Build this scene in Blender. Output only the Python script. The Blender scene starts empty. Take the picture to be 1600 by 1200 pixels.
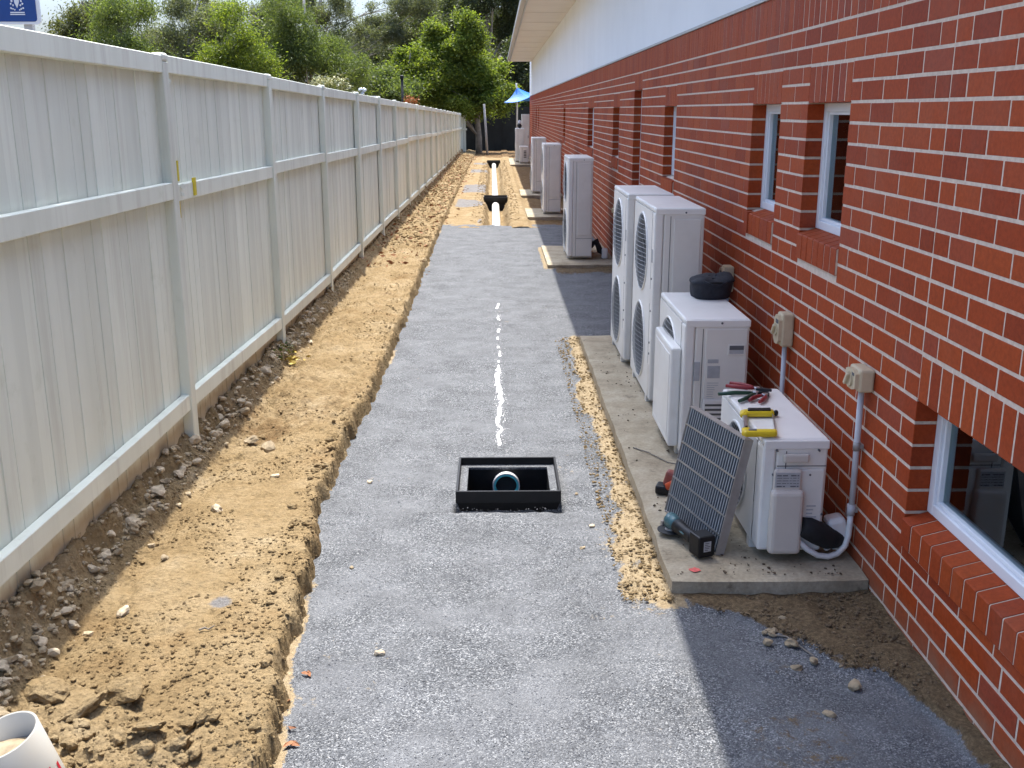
import bpy, bmesh, math, random
import numpy as np
from mathutils import Vector, Matrix
R = math.radians
scene = bpy.context.scene
COL = scene.collection
random.seed(7)
rng = np.random.default_rng(11)

# ------------------------------------------------------------------ camera, sky, sun, exposure
CAMZ = 1.88
PITCH = math.atan2(428, 1600.0)
YAW = math.atan2(25, 1600.0 / math.cos(PITCH))
cam_d = bpy.data.cameras.new('camera')
cam_d.sensor_width = 36; cam_d.lens = 36; cam_d.clip_start = 0.05; cam_d.clip_end = 2000
cam = bpy.data.objects.new('camera', cam_d); COL.objects.link(cam)
cam.location = (0, 0, CAMZ); cam.rotation_euler = (math.pi / 2 - PITCH, 0, -YAW)
scene.camera = cam

SUN_TO = Vector((-0.054, 0.40, 1.0)).normalized()          # towards the sun: high, ahead, a touch to the left
SUN_EL = math.asin(SUN_TO.z); SUN_AZ = math.atan2(SUN_TO.x, SUN_TO.y)
world = bpy.data.worlds.new('World'); scene.world = world; world.use_nodes = True
wn = world.node_tree; wn.nodes.clear()
sky = wn.nodes.new('ShaderNodeTexSky'); sky.sky_type = 'NISHITA'; sky.sun_disc = False
sky.sun_elevation = SUN_EL; sky.sun_rotation = SUN_AZ; sky.altitude = 0; sky.air_density = 1.0; sky.dust_density = 5.8; sky.ozone_density = 4.0
bg = wn.nodes.new('ShaderNodeBackground'); bg.inputs['Strength'].default_value = 0.125
wo = wn.nodes.new('ShaderNodeOutputWorld')
tint = wn.nodes.new('ShaderNodeMix'); tint.data_type = 'RGBA'; tint.blend_type = 'MULTIPLY'; tint.inputs[0].default_value = 1.0; tint.inputs[7].default_value = (0.88, 0.985, 1.12, 1)
wn.links.new(sky.outputs[0], tint.inputs[6]); wn.links.new(tint.outputs[2], bg.inputs[0]); wn.links.new(bg.outputs[0], wo.inputs[0])
sun_d = bpy.data.lights.new('sun', 'SUN'); sun_d.energy = 2.9; sun_d.angle = R(0.53); sun_d.color = (1.0, 0.955, 0.88)
sun = bpy.data.objects.new('sun', sun_d); COL.objects.link(sun)
sun.rotation_euler = SUN_TO.to_track_quat('Z', 'Y').to_euler(); sun.location = (0, 10, 30)
vs = scene.view_settings
vs.view_transform = 'Standard'; vs.look = 'None'; vs.gamma = 1.0; vs.exposure = 1.58; vs.use_curve_mapping = False

scene.cycles.max_bounces = 6; scene.cycles.diffuse_bounces = 3; scene.cycles.glossy_bounces = 3; scene.cycles.transparent_max_bounces = 6; scene.cycles.transmission_bounces = 4

# ------------------------------------------------------------------ helpers
def h2(ix, iy, seed):
    n = (ix.astype(np.int64) * 374761393 + iy.astype(np.int64) * 668265263 + seed * 974634777) & 0x7fffffff
    n = ((n ^ (n >> 13)) * 1274126177) & 0x7fffffff
    n = (n ^ (n >> 16)) & 0xffffff
    return n / float(0xffffff)
def vnoise(x, y, seed=0):
    x = np.asarray(x, float); y = np.asarray(y, float); x, y = np.broadcast_arrays(x, y)
    ix = np.floor(x); iy = np.floor(y); fx = x - ix; fy = y - iy
    fx = fx * fx * (3 - 2 * fx); fy = fy * fy * (3 - 2 * fy)
    a = h2(ix, iy, seed); b = h2(ix + 1, iy, seed); c = h2(ix, iy + 1, seed); d = h2(ix + 1, iy + 1, seed)
    return (a + (b - a) * fx) * (1 - fy) + (c + (d - c) * fx) * fy
def fbm(x, y, octv=3, seed=0):
    s = 0; amp = 1; tot = 0
    for o in range(octv):
        s = s + amp * (vnoise(np.asarray(x) * 2 ** o + 17.3 * o, np.asarray(y) * 2 ** o + 9.1 * o, seed + o) * 2 - 1)
        tot += amp; amp *= 0.5
    return s / tot
def sst(a, b, v):
    t = np.clip((np.asarray(v, float) - a) / (b - a), 0, 1); return t * t * (3 - 2 * t)

def tag(o, label=None, cat=None, group=None, kind=None):
    if label: o['label'] = label
    if cat: o['category'] = cat
    if group: o['group'] = group
    if kind: o['kind'] = kind
    return o
def thing(name, label, cat, loc=(0, 0, 0), rot=(0, 0, 0), group=None):
    o = bpy.data.objects.new(name, None); COL.objects.link(o)
    o.location = loc; o.rotation_euler = rot; o.empty_display_size = 0.1
    return tag(o, label, cat, group)
def link(name, me, mat=None, parent=None, loc=(0, 0, 0), rot=(0, 0, 0)):
    o = bpy.data.objects.new(name, me); COL.objects.link(o)
    if mat is not None and not me.materials: me.materials.append(mat)
    o.parent = parent; o.location = loc; o.rotation_euler = rot
    return o

class MB:
    def __init__(self): self.bm = bmesh.new()
    def box(self, lo, hi, r=0.0, seg=1, M=None):
        lo = Vector(lo); hi = Vector(hi); c = (lo + hi) / 2; s = hi - lo
        g = bmesh.ops.create_cube(self.bm, size=1.0)
        vsx = g['verts']
        for v in vsx: v.co = Vector((v.co.x * s.x, v.co.y * s.y, v.co.z * s.z)) + c
        if r > 0:
            es = list({e for v in vsx for e in v.link_edges})
            b = bmesh.ops.bevel(self.bm, geom=es, offset=r, segments=seg, affect='EDGES', profile=0.5)
            vsx = list({v for f in b['faces'] for v in f.verts})
        if M is not None:
            for v in vsx: v.co = M @ v.co
        return self
    def tube(self, pts, rad, seg=10, cap=True, M=None):
        pts = [Vector(p) for p in pts]
        if not hasattr(rad, '__len__'): rad = [rad] * len(pts)
        rings = []; prev = None
        for i, p in enumerate(pts):
            t = (pts[min(i + 1, len(pts) - 1)] - pts[max(i - 1, 0)]).normalized()
            if prev is None:
                ref = Vector((0, 0, 1)) if abs(t.z) < 0.9 else Vector((1, 0, 0))
                u = t.cross(ref).normalized()
            else:
                u = (prev - t * prev.dot(t)).normalized()
            prev = u; w = t.cross(u)
            ring = []
            for k in range(seg):
                a = 2 * math.pi * k / seg
                q = p + (u * math.cos(a) + w * math.sin(a)) * rad[i]
                ring.append(self.bm.verts.new(M @ q if M is not None else q))
            rings.append(ring)
        for a, b in zip(rings, rings[1:]):
            for k in range(seg):
                f = self.bm.faces.new((a[k], a[(k + 1) % seg], b[(k + 1) % seg], b[k])); f.smooth = seg > 6
        if cap:
            self.bm.faces.new(rings[0][::-1]); self.bm.faces.new(rings[-1])
        return self
    def pipe(self, p0, p1, ro, ri, seg=28):          # open pipe with wall thickness
        p0 = Vector(p0); p1 = Vector(p1); t = (p1 - p0).normalized()
        ref = Vector((0, 0, 1)) if abs(t.z) < 0.9 else Vector((1, 0, 0)); u = t.cross(ref).normalized(); w = t.cross(u)
        R4 = []
        for p, r in ((p0, ro), (p1, ro), (p1, ri), (p0, ri)):
            R4.append([self.bm.verts.new(p + (u * math.cos(2 * math.pi * k / seg) + w * math.sin(2 * math.pi * k / seg)) * r) for k in range(seg)])
        for i in range(4):
            a = R4[i]; b = R4[(i + 1) % 4]
            for k in range(seg):
                f = self.bm.faces.new((a[k], a[(k + 1) % seg], b[(k + 1) % seg], b[k])); f.smooth = i in (0, 2)
        return self
    def prism(self, poly, z0, z1, M=None):           # polygon in xy extruded in z
        lo = [self.bm.verts.new(M @ Vector((x, y, z0)) if M is not None else (x, y, z0)) for x, y in poly]
        hi = [self.bm.verts.new(M @ Vector((x, y, z1)) if M is not None else (x, y, z1)) for x, y in poly]
        n = len(poly)
        self.bm.faces.new(lo[::-1]); self.bm.faces.new(hi)
        for k in range(n): self.bm.faces.new((lo[k], lo[(k + 1) % n], hi[(k + 1) % n], hi[k]))
        return self
    def quad(self, a, b, c, d):
        self.bm.faces.new([self.bm.verts.new(p) for p in (a, b, c, d)]); return self
    def lump(self, c, s, seed, sub=2, rough=0.3, M=None):
        g = bmesh.ops.create_icosphere(self.bm, subdivisions=sub, radius=1.0)
        rd = random.Random(seed); ph = [(rd.uniform(-3, 3), rd.uniform(-3, 3), rd.uniform(-3, 3), rd.uniform(0, 6)) for _ in range(6)]
        for v in g['verts']:
            p = v.co.copy(); k = sum(math.sin(p.x * a * 1.3 + p.y * b * 1.3 + p.z * d * 1.3 + e) for a, b, d, e in ph) / 6
            q = p * (1 + rough * 1.6 * k + rd.uniform(-rough, rough) * 0.25)
            v.co = Vector((q.x * s[0], q.y * s[1], q.z * s[2])) + Vector(c)
            if M is not None: v.co = M @ v.co
        return self
    def mesh(self, name):
        bmesh.ops.recalc_face_normals(self.bm, faces=self.bm.faces)
        me = bpy.data.meshes.new(name); self.bm.to_mesh(me); self.bm.free(); return me
    def build(self, name, mat, parent=None, loc=(0, 0, 0), rot=(0, 0, 0)):
        return link(name, self.mesh(name), mat, parent, loc, rot)

def np_mesh(name, V, F, smooth=False, attrs=None):
    V = np.asarray(V, np.float32); F = np.asarray(F, np.int32); n = F.shape[1]
    me = bpy.data.meshes.new(name)
    me.vertices.add(len(V)); me.vertices.foreach_set('co', V.ravel())
    me.loops.add(F.size); me.loops.foreach_set('vertex_index', F.ravel())
    me.polygons.add(len(F)); me.polygons.foreach_set('loop_start', np.arange(0, F.size, n, dtype=np.int32))
    me.polygons.foreach_set('loop_total', np.full(len(F), n, np.int32))
    me.polygons.foreach_set('use_smooth', np.full(len(F), bool(smooth)))
    me.update(calc_edges=True)
    if attrs:
        for k, v in attrs.items():
            a = me.attributes.new(k, 'FLOAT', 'POINT'); a.data.foreach_set('value', np.asarray(v, np.float32).ravel())
    return me
def grid_faces(ny, nx, keep=None):
    i = np.arange(ny * nx).reshape(ny, nx)
    F = np.stack([i[:-1, :-1], i[:-1, 1:], i[1:, 1:], i[1:, :-1]], -1).reshape(-1, 4)
    return F if keep is None else F[keep.ravel()]
BOXF = np.array([[0, 3, 2, 1], [4, 5, 6, 7], [0, 1, 5, 4], [1, 2, 6, 5], [2, 3, 7, 6], [3, 0, 4, 7]])
def boxes_mesh(name, lo, hi):
    lo = np.asarray(lo, float); hi = np.asarray(hi, float); n = len(lo)
    V = np.empty((n, 8, 3))
    for k, (a, b, c) in enumerate([(0, 0, 0), (1, 0, 0), (1, 1, 0), (0, 1, 0), (0, 0, 1), (1, 0, 1), (1, 1, 1), (0, 1, 1)]):
        for ax, s in enumerate((a, b, c)): V[:, k, ax] = hi[:, ax] if s else lo[:, ax]
    F = (BOXF[None] + (np.arange(n) * 8)[:, None, None]).reshape(-1, 4)
    return np_mesh(name, V.reshape(-1, 3), F)

# ------------------------------------------------------------------ materials
class NT:
    def __init__(self, name):
        self.m = bpy.data.materials.new(name); self.m.use_nodes = True; self.t = self.m.node_tree
        self.b = self.t.nodes['Principled BSDF']; self.out = self.t.nodes['Material Output']
        self.pos = self.n('ShaderNodeNewGeometry')
    def n(self, ty, **kw):
        x = self.t.nodes.new(ty)
        for k, v in kw.items(): setattr(x, k, v)
        return x
    def l(self, a, b): self.t.links.new(a, b)
    def noise(self, scale, detail=3, rough=0.55, vec=None, stretch=None):
        x = self.n('ShaderNodeTexNoise'); x.inputs['Scale'].default_value = scale; x.inputs['Detail'].default_value = detail; x.inputs['Roughness'].default_value = rough
        src = vec if vec is not None else self.pos.outputs['Position']
        if stretch:
            mp = self.n('ShaderNodeMapping'); mp.inputs['Scale'].default_value = stretch; self.l(src, mp.inputs[0]); src = mp.outputs[0]
        self.l(src, x.inputs['Vector']); return x.outputs['Fac']
    def vor(self, scale, out='Distance', rnd=1.0):
        x = self.n('ShaderNodeTexVoronoi'); x.inputs['Scale'].default_value = scale; x.inputs['Randomness'].default_value = rnd
        self.l(self.pos.outputs['Position'], x.inputs['Vector']); return x.outputs[out]
    def ramp(self, fac, stops):
        x = self.n('ShaderNodeValToRGB'); cr = x.color_ramp
        while len(cr.elements) < len(stops): cr.elements.new(0.5)
        for e, (p, c) in zip(cr.elements, stops):
            e.position = p; e.color = (*c, 1) if hasattr(c, '__len__') else (c, c, c, 1)
        self.l(fac, x.inputs[0]); return x.outputs[0]
    def mix(self, fac, a, b, mode='MIX'):
        x = self.n('ShaderNodeMix'); x.data_type = 'RGBA'; x.blend_type = mode
        for s, v in ((0, fac), (6, a), (7, b)):
            if hasattr(v, 'node'): self.l(v, x.inputs[s])
            elif hasattr(v, '__len__'): x.inputs[s].default_value = (*v, 1)
            else: x.inputs[s].default_value = v
        return x.outputs[2]
    def math(self, op, a, b=0.0, clamp=False):
        x = self.n('ShaderNodeMath'); x.operation = op; x.use_clamp = clamp
        for s, v in ((0, a), (1, b)):
            if hasattr(v, 'node'): self.l(v, x.inputs[s])
            else: x.inputs[s].default_value = v
        return x.outputs[0]
    def attr(self, name):
        x = self.n('ShaderNodeAttribute'); x.attribute_name = name; return x.outputs['Fac']
    def rand(self):
        o = self.n('ShaderNodeObjectInfo'); return self.math('FRACT', self.math('ADD', o.outputs['Random'], self.pos.outputs['Random Per Island']))
    def bump(self, h, strength=0.3, dist=0.01, prev=None):
        x = self.n('ShaderNodeBump'); x.inputs['Strength'].default_value = strength; x.inputs['Distance'].default_value = dist
        self.l(h, x.inputs['Height'])
        if prev is not None: self.l(prev, x.inputs['Normal'])
        return x.outputs['Normal']
    def fin(self, color, rough=0.6, normal=None, spec=None, metal=0.0):
        if hasattr(color, 'node'): self.l(color, self.b.inputs['Base Color'])
        else: self.b.inputs['Base Color'].default_value = (*color, 1)
        if hasattr(rough, 'node'): self.l(rough, self.b.inputs['Roughness'])
        else: self.b.inputs['Roughness'].default_value = rough
        if normal is not None: self.l(normal, self.b.inputs['Normal'])
        if spec is not None: self.b.inputs['Specular IOR Level'].default_value = spec
        self.b.inputs['Metallic'].default_value = metal
        return self.m

def plain(name, c, rough=0.5, var=0.12, scale=9.0, metal=0.0, dirt=None, dirt_amt=0.35, spec=0.5, bump=0.0):
    t = NT(name); f = t.noise(scale, 4)
    lo = tuple(x * (1 - var) for x in c); hi = tuple(min(1, x * (1 + var)) for x in c)
    col = t.ramp(f, [(0.3, lo), (0.7, hi)])
    if dirt:
        g = t.ramp(t.noise(scale * 0.45, 6, 0.7), [(0.48, 0.0), (0.72, dirt_amt)])
        col = t.mix(g, col, dirt)
    nrm = t.bump(t.noise(scale * 12, 3), bump, 0.003) if bump else None
    return t.fin(col, rough, nrm, spec, metal)

def m_brick():
    t = NT('red_brick'); r = t.rand()
    base = t.ramp(r, [(0.0, (0.268, 0.040, 0.012)), (0.2, (0.322, 0.049, 0.012)), (0.6, (0.355, 0.057, 0.013)), (0.88, (0.375, 0.066, 0.015)), (1.0, (0.306, 0.057, 0.026))])
    sp = t.ramp(t.noise(60, 5, 0.7), [(0.35, 0.82), (0.65, 1.12)])
    col = t.mix(1.0, base, sp, 'MULTIPLY')
    bl = t.ramp(t.noise(1.3, 5, 0.7), [(0.50, 0.0), (0.76, 0.30)])
    col = t.mix(bl, col, (0.307, 0.141, 0.099))
    sep = t.n('ShaderNodeSeparateXYZ'); t.l(t.pos.outputs['Position'], sep.inputs[0])
    low = t.math('MULTIPLY', t.math('SUBTRACT', 1.0, t.math('MULTIPLY', sep.outputs['Z'], 6.0), True), t.ramp(t.noise(7, 4), [(0.3, 0.25), (0.65, 0.95)]))
    col = t.mix(low, col, (0.270, 0.169, 0.106))
    nr = t.bump(t.noise(180, 3), 0.25, 0.002)
    return t.fin(col, 0.6, nr, 0.15)
def m_mortar():
    t = NT('mortar'); col = t.ramp(t.noise(35, 5, 0.7), [(0.25, (0.528, 0.406, 0.312)), (0.7, (0.727, 0.605, 0.490))])
    return t.fin(col, 0.9, t.bump(t.noise(240, 3), 0.5, 0.003), 0.2)
def m_gravel():
    t = NT('crushed_gravel'); P = t.pos
    v = t.n('ShaderNodeTexVoronoi'); v.inputs['Scale'].default_value = 215; t.l(P.outputs['Position'], v.inputs['Vector'])
    sep = t.n('ShaderNodeSeparateColor'); t.l(v.outputs['Color'], sep.inputs[0])
    stone = t.ramp(sep.outputs[0], [(0.0, (0.041, 0.043, 0.047)), (0.45, (0.102, 0.107, 0.115)), (0.8, (0.156, 0.162, 0.169)), (1.0, (0.321, 0.323, 0.324))])
    v2 = t.ramp(t.noise(330, 2), [(0.35, 0.72), (0.65, 1.22)])
    stone = t.mix(1.0, stone, v2, 'MULTIPLY')
    fine = t.ramp(t.noise(2.6, 5, 0.62), [(0.40, 0.0), (0.66, 0.75)])
    stone = t.mix(fine, stone, t.ramp(t.noise(420, 2), [(0.3, (0.112, 0.115, 0.123)), (0.7, (0.181, 0.186, 0.193))]))
    patch = t.ramp(t.noise(4.5, 5, 0.6), [(0.35, 0.82), (0.68, 1.12)])
    stone = t.mix(1.0, stone, patch, 'MULTIPLY')
    sandc = t.ramp(t.noise(48, 6, 0.8), [(0.28, (0.104, 0.073, 0.040)), (0.45, (0.233, 0.173, 0.100)), (0.58, (0.296, 0.230, 0.137)), (0.75, (0.416, 0.347, 0.242))])
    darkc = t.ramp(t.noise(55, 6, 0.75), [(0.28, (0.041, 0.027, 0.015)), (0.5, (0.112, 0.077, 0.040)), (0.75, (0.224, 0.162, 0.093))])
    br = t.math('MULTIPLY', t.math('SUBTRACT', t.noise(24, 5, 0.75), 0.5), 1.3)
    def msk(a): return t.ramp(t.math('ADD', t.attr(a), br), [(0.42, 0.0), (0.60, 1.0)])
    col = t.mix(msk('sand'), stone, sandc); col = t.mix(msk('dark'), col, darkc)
    h = t.math('ADD', t.math('MULTIPLY', v.outputs['Distance'], -60.0), t.noise(260, 3))
    nr = t.bump(v.outputs['Distance'], 0.6, -0.005); nr = t.bump(t.noise(90, 4), 0.35, 0.006, nr)
    return t.fin(col, 0.92, nr, 0.25)
def m_soil(name='clay_soil'):
    t = NT(name)
    a = t.ramp(t.noise(3.2, 6, 0.65), [(0.25, (0.178, 0.119, 0.056)), (0.45, (0.250, 0.177, 0.090)), (0.60, (0.291, 0.215, 0.119)), (0.78, (0.367, 0.291, 0.183))])
    b = t.ramp(t.noise(42, 6, 0.78), [(0.28, 0.48), (0.45, 0.95), (0.72, 1.32)])
    col = t.mix(1.0, a, b, 'MULTIPLY')
    or_ = t.ramp(t.noise(1.9, 4, 0.6), [(0.56, 0.0), (0.74, 0.40)]); col = t.mix(or_, col, (0.206, 0.112, 0.041))
    dark_blend = t.ramp(t.math('ADD', t.attr('dark'), t.math('MULTIPLY', t.math('SUBTRACT', t.noise(11, 5), 0.5), 0.9)), [(0.4, 0.0), (0.75, 0.9)])  # darker brown blended in where the dark mask is set
    col = t.mix(dark_blend, col, t.ramp(t.noise(30, 4), [(0.3, (0.088, 0.054, 0.025)), (0.7, (0.184, 0.108, 0.046))]))
    gr = t.ramp(t.math('ADD', t.attr('grav'), t.math('MULTIPLY', t.math('SUBTRACT', t.noise(20, 5), 0.5), 0.8)), [(0.45, 0.0), (0.75, 0.85)])
    col = t.mix(gr, col, t.ramp(t.noise(160, 3), [(0.3, (0.117, 0.120, 0.128)), (0.7, (0.227, 0.224, 0.231))]))
    vv = t.vor(55); nr = t.bump(vv, 0.7, -0.010); nr = t.bump(t.noise(95, 6, 0.75), 0.9, 0.012, nr)
    return t.fin(col, 0.95, nr, 0.15)
def m_paint():
    t = NT('weathered_white_paint')
    f = t.noise(3.0, 5, 0.6, stretch=(1, 1, 0.15)); col = t.ramp(f, [(0.3, (0.74, 0.765, 0.655)), (0.7, (0.88, 0.905, 0.785))])
    r = t.ramp(t.rand(), [(0.0, 0.90), (1.0, 1.04)]); col = t.mix(1.0, col, r, 'MULTIPLY')
    st = t.ramp(t.noise(9.0, 6, 0.7, stretch=(1, 1, 0.06)), [(0.52, 0.0), (0.80, 0.45)]); col = t.mix(st, col, (0.36, 0.31, 0.25))
    al = t.ramp(t.noise(4.5, 5, 0.65), [(0.62, 0.0), (0.80, 0.30)]); col = t.mix(al, col, (0.35, 0.38, 0.22))
    at = t.attr('dirt')
    dm = t.ramp(t.math('ADD', at, t.math('MULTIPLY', t.math('SUBTRACT', t.noise(14, 5, 0.7, stretch=(1, 1, 0.25)), 0.5), 0.5)), [(0.35, 0.0), (0.75, 0.85)])
    col = t.mix(dm, col, (0.45, 0.345, 0.22))
    return t.fin(col, 0.6, t.bump(t.noise(40, 4, stretch=(1, 1, 0.08)), 0.25, 0.003), 0.3)
def m_leaf(name, cols, trans=0.35):
    t = NT(name); r = t.rand(); n = len(cols)
    col = t.ramp(r, [(i / max(1, n - 1), c) for i, c in enumerate(cols)])
    big = t.ramp(t.noise(0.9, 3), [(0.3, 0.72), (0.7, 1.25)]); col = t.mix(1.0, col, big, 'MULTIPLY')
    t.fin(col, 0.5, None, 0.35)
    tr = t.n('ShaderNodeBsdfTranslucent'); t.l(t.mix(1.0, col, (1.25, 1.3, 0.55), 'MULTIPLY'), tr.inputs[0])
    mx = t.n('ShaderNodeMixShader'); mx.inputs[0].default_value = trans
    t.l(t.b.outputs[0], mx.inputs[1]); t.l(tr.outputs[0], mx.inputs[2]); t.l(mx.outputs[0], t.out.inputs[0])
    return t.m
def m_glass(name, tint):
    t = NT(name)
    tr = t.n('ShaderNodeBsdfTransparent'); tr.inputs[0].default_value = (*tint, 1)
    gl = t.n('ShaderNodeBsdfGlossy'); gl.inputs['Roughness'].default_value = 0.01; gl.inputs[0].default_value = (0.9, 0.97, 1, 1)
    fr = t.n('ShaderNodeFresnel'); fr.inputs[0].default_value = 1.65
    mx = t.n('ShaderNodeMixShader'); t.l(fr.outputs[0], mx.inputs[0]); t.l(tr.outputs[0], mx.inputs[1]); t.l(gl.outputs[0], mx.inputs[2]); t.l(mx.outputs[0], t.out.inputs[0])
    return t.m
def m_concrete():
    t = NT('concrete'); a = t.ramp(t.noise(5, 6, 0.65), [(0.25, (0.246, 0.197, 0.131)), (0.5, (0.377, 0.316, 0.221)), (0.75, (0.476, 0.410, 0.303))])
    sp = t.ramp(t.noise(70, 4), [(0.3, 0.82), (0.7, 1.1)]); col = t.mix(1.0, a, sp, 'MULTIPLY')
    st = t.ramp(t.noise(9, 6, 0.75), [(0.58, 0.0), (0.70, 0.7)]); col = t.mix(st, col, (0.123, 0.094, 0.061))
    return t.fin(col, 0.9, t.bump(t.noise(90, 4), 0.4, 0.004), 0.2)
def m_cladding():
    t = NT('white_cladding'); a = t.ramp(t.noise(0.8, 5, 0.6), [(0.3, (0.78, 0.80, 0.81)), (0.7, (0.85, 0.87, 0.88))])
    return t.fin(a, 0.65, t.bump(t.noise(30, 3), 0.1, 0.003), 0.3)

BRICK = m_brick(); MORTAR = m_mortar(); GRAVEL = m_gravel(); SOIL = m_soil(); PAINT = m_paint(); CONC = m_concrete(); CLAD = m_cladding()
ACW = plain('ac_white_enamel', (0.80, 0.775, 0.72), 0.38, 0.04, 4, dirt=(0.42, 0.37, 0.30), dirt_amt=0.28)
ACG = plain('ac_grey_enamel', (0.75, 0.715, 0.645), 0.42, 0.04, 4, dirt=(0.38, 0.33, 0.27), dirt_amt=0.25)
ACC = plain('ac_cream_plastic', (0.62, 0.56, 0.49), 0.5, 0.05, 5, dirt=(0.38, 0.31, 0.24), dirt_amt=0.4)
WIRE = plain('grille_wire', (0.50, 0.49, 0.47), 0.5)
DARK = plain('dark_cavity', (0.018, 0.019, 0.021), 0.6)
FIN = plain('condenser_fins', (0.10, 0.105, 0.11), 0.5, 0.2, 40)
SEAM = plain('seam_shadow_gap', (0.10, 0.095, 0.09), 0.7)
STICK = plain('sticker_grey', (0.42, 0.42, 0.42), 0.5, 0.1, 30)
INK = plain('printed_ink', (0.10, 0.10, 0.11), 0.6)
FRAME = plain('white_window_frame', (0.78, 0.79, 0.80), 0.35, 0.03, 6)
GLASS = m_glass('tinted_glass', (0.58, 0.74, 0.77))
DRYWALL = plain('interior_plaster', (0.74, 0.76, 0.76), 0.8, 0.05)
CARPET = plain('interior_floor', (0.10, 0.10, 0.11), 0.9)
SOFFIT = plain('soffit_board', (0.70, 0.66, 0.60), 0.7, 0.04, 2.0)
GUTTER = plain('gutter_metal', (0.46, 0.46, 0.45), 0.4, 0.06)
ROOF = plain('roof_sheet', (0.42, 0.43, 0.44), 0.45, 0.06)
PVC = plain('white_pvc', (0.78, 0.77, 0.74), 0.3, 0.05, 6, dirt=(0.5, 0.4, 0.27), dirt_amt=0.35)
CONDUIT = plain('grey_conduit', (0.56, 0.56, 0.57), 0.45, 0.04)
BEIGE = plain('beige_plastic', (0.60, 0.50, 0.33), 0.5, 0.06, 14, dirt=(0.40, 0.31, 0.18), dirt_amt=0.4)
BLK = plain('black_plastic', (0.009, 0.009, 0.010), 0.5, 0.2, 20, spec=0.3)
BLKD = plain('black_plastic_dusty', (0.020, 0.020, 0.022), 0.5, 0.2, 20, dirt=(0.18, 0.18, 0.18), dirt_amt=0.30)
FOAM = plain('black_foam', (0.012, 0.012, 0.013), 0.85, 0.3, 30)
FABRIC = plain('black_fabric', (0.016, 0.018, 0.025), 0.8, 0.3, 40, bump=0.4)
STEEL = plain('shaded_galvanised_steel', (0.10, 0.115, 0.135), 0.55, 0.12, 30, metal=0.2)  # bar sides coloured dark to stand for the shade between them
STEELE = plain('lit_galvanised_edge', (0.42, 0.45, 0.48), 0.45, 0.1, 30, metal=0.3)  # lighter copy for the bars, light on their front edges put into colour
STEELD = plain('galvanised_side', (0.36, 0.33, 0.30), 0.55, 0.15, 15, metal=0.35)
BRIGHT = plain('bright_steel', (0.55, 0.55, 0.55), 0.3, metal=0.9)
YEL = plain('yellow_plastic', (0.66, 0.47, 0.012), 0.42, 0.06, 14)
REDP = plain('red_grip', (0.24, 0.018, 0.022), 0.45, 0.15, 20)
GRNP = plain('green_grip', (0.012, 0.055, 0.030), 0.45, 0.15, 20)
TEAL = plain('teal_tool_plastic', (0.045, 0.12, 0.135), 0.4, 0.1, 20)
ORNG = plain('orange_tool_plastic', (0.50, 0.075, 0.025), 0.45, 0.12, 20)
CYAN = plain('cyan_plastic', (0.12, 0.62, 0.66), 0.3)
WHITEP = plain('white_chalk', (0.82, 0.82, 0.80), 0.9, 0.05, 60)
BLUE = plain('sign_blue', (0.008, 0.055, 0.24), 0.35, 0.05)
WHT = plain('sign_white', (0.78, 0.80, 0.82), 0.4, 0.03)
YMARK = plain('yellow_paint_mark', (0.68, 0.55, 0.03), 0.6, 0.1, 60)
PMARK = plain('red_spray_mark', (0.62, 0.12, 0.10), 0.85, 0.25, 60)
SAIL = plain('blue_shade_cloth', (0.003, 0.15, 0.50), 0.6, 0.08, 3)
ROCKT = plain('pale_stone', (0.50, 0.41, 0.285), 0.9, 0.25, 30, bump=0.5)
ROCKG = plain('grey_brown_stone', (0.29, 0.225, 0.14), 0.9, 0.3, 25, bump=0.5)
DRYL = plain('dry_leaf', (0.27, 0.11, 0.045), 0.8, 0.35, 40)
BARK = plain('grey_bark', (0.22, 0.19, 0.155), 0.9, 0.3, 6, bump=0.5)
BARKP = plain('pale_gum_bark', (0.42, 0.38, 0.33), 0.85, 0.25, 4, bump=0.3)

# ------------------------------------------------------------------ ground
EY = np.array([1.5, 2.6, 3.06, 3.5, 3.94, 4.3, 4.56, 5.2, 6.1, 7.8, 9.5, 12, 14, 17.1, 22, 30, 50.])
EX = np.array([-.64, -.685, -.735, -.765, -.80, -.83, -.878, -.872, -.865, -.842, -.86, -.885, -.90, -.93, -.95, -.98, -1.0])
def edge(y): return np.interp(y, EY, EX) + 0.022 * fbm(0.3, np.asarray(y) * 2.2, 4, 5) + 0.012 * fbm(0.7, np.asarray(y) * 11, 2, 9)
def drop(y): return 0.004 * np.maximum(0, np.asarray(y) - 20)
def zg(x, y):
    return 0.011 * fbm(x * 1.4, y * 0.9, 3, 21) + 0.010 * fbm(x * 4.5, y * 5.5, 3, 33) + 0.0035 * fbm(x * 22, y * 22, 2, 41) - drop(y)
def yrows(a, b, k, mn=0.0):
    r = [a]
    while r[-1] < b: r.append(r[-1] + max(mn, k * r[-1]))
    return np.array(r)
PIT = (-0.205, 0.312, 4.70, 5.215)
def gravel_end(x): return 17.55 + 0.28 * fbm(np.asarray(x) * 1.7, 3.0, 3, 77)
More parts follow.
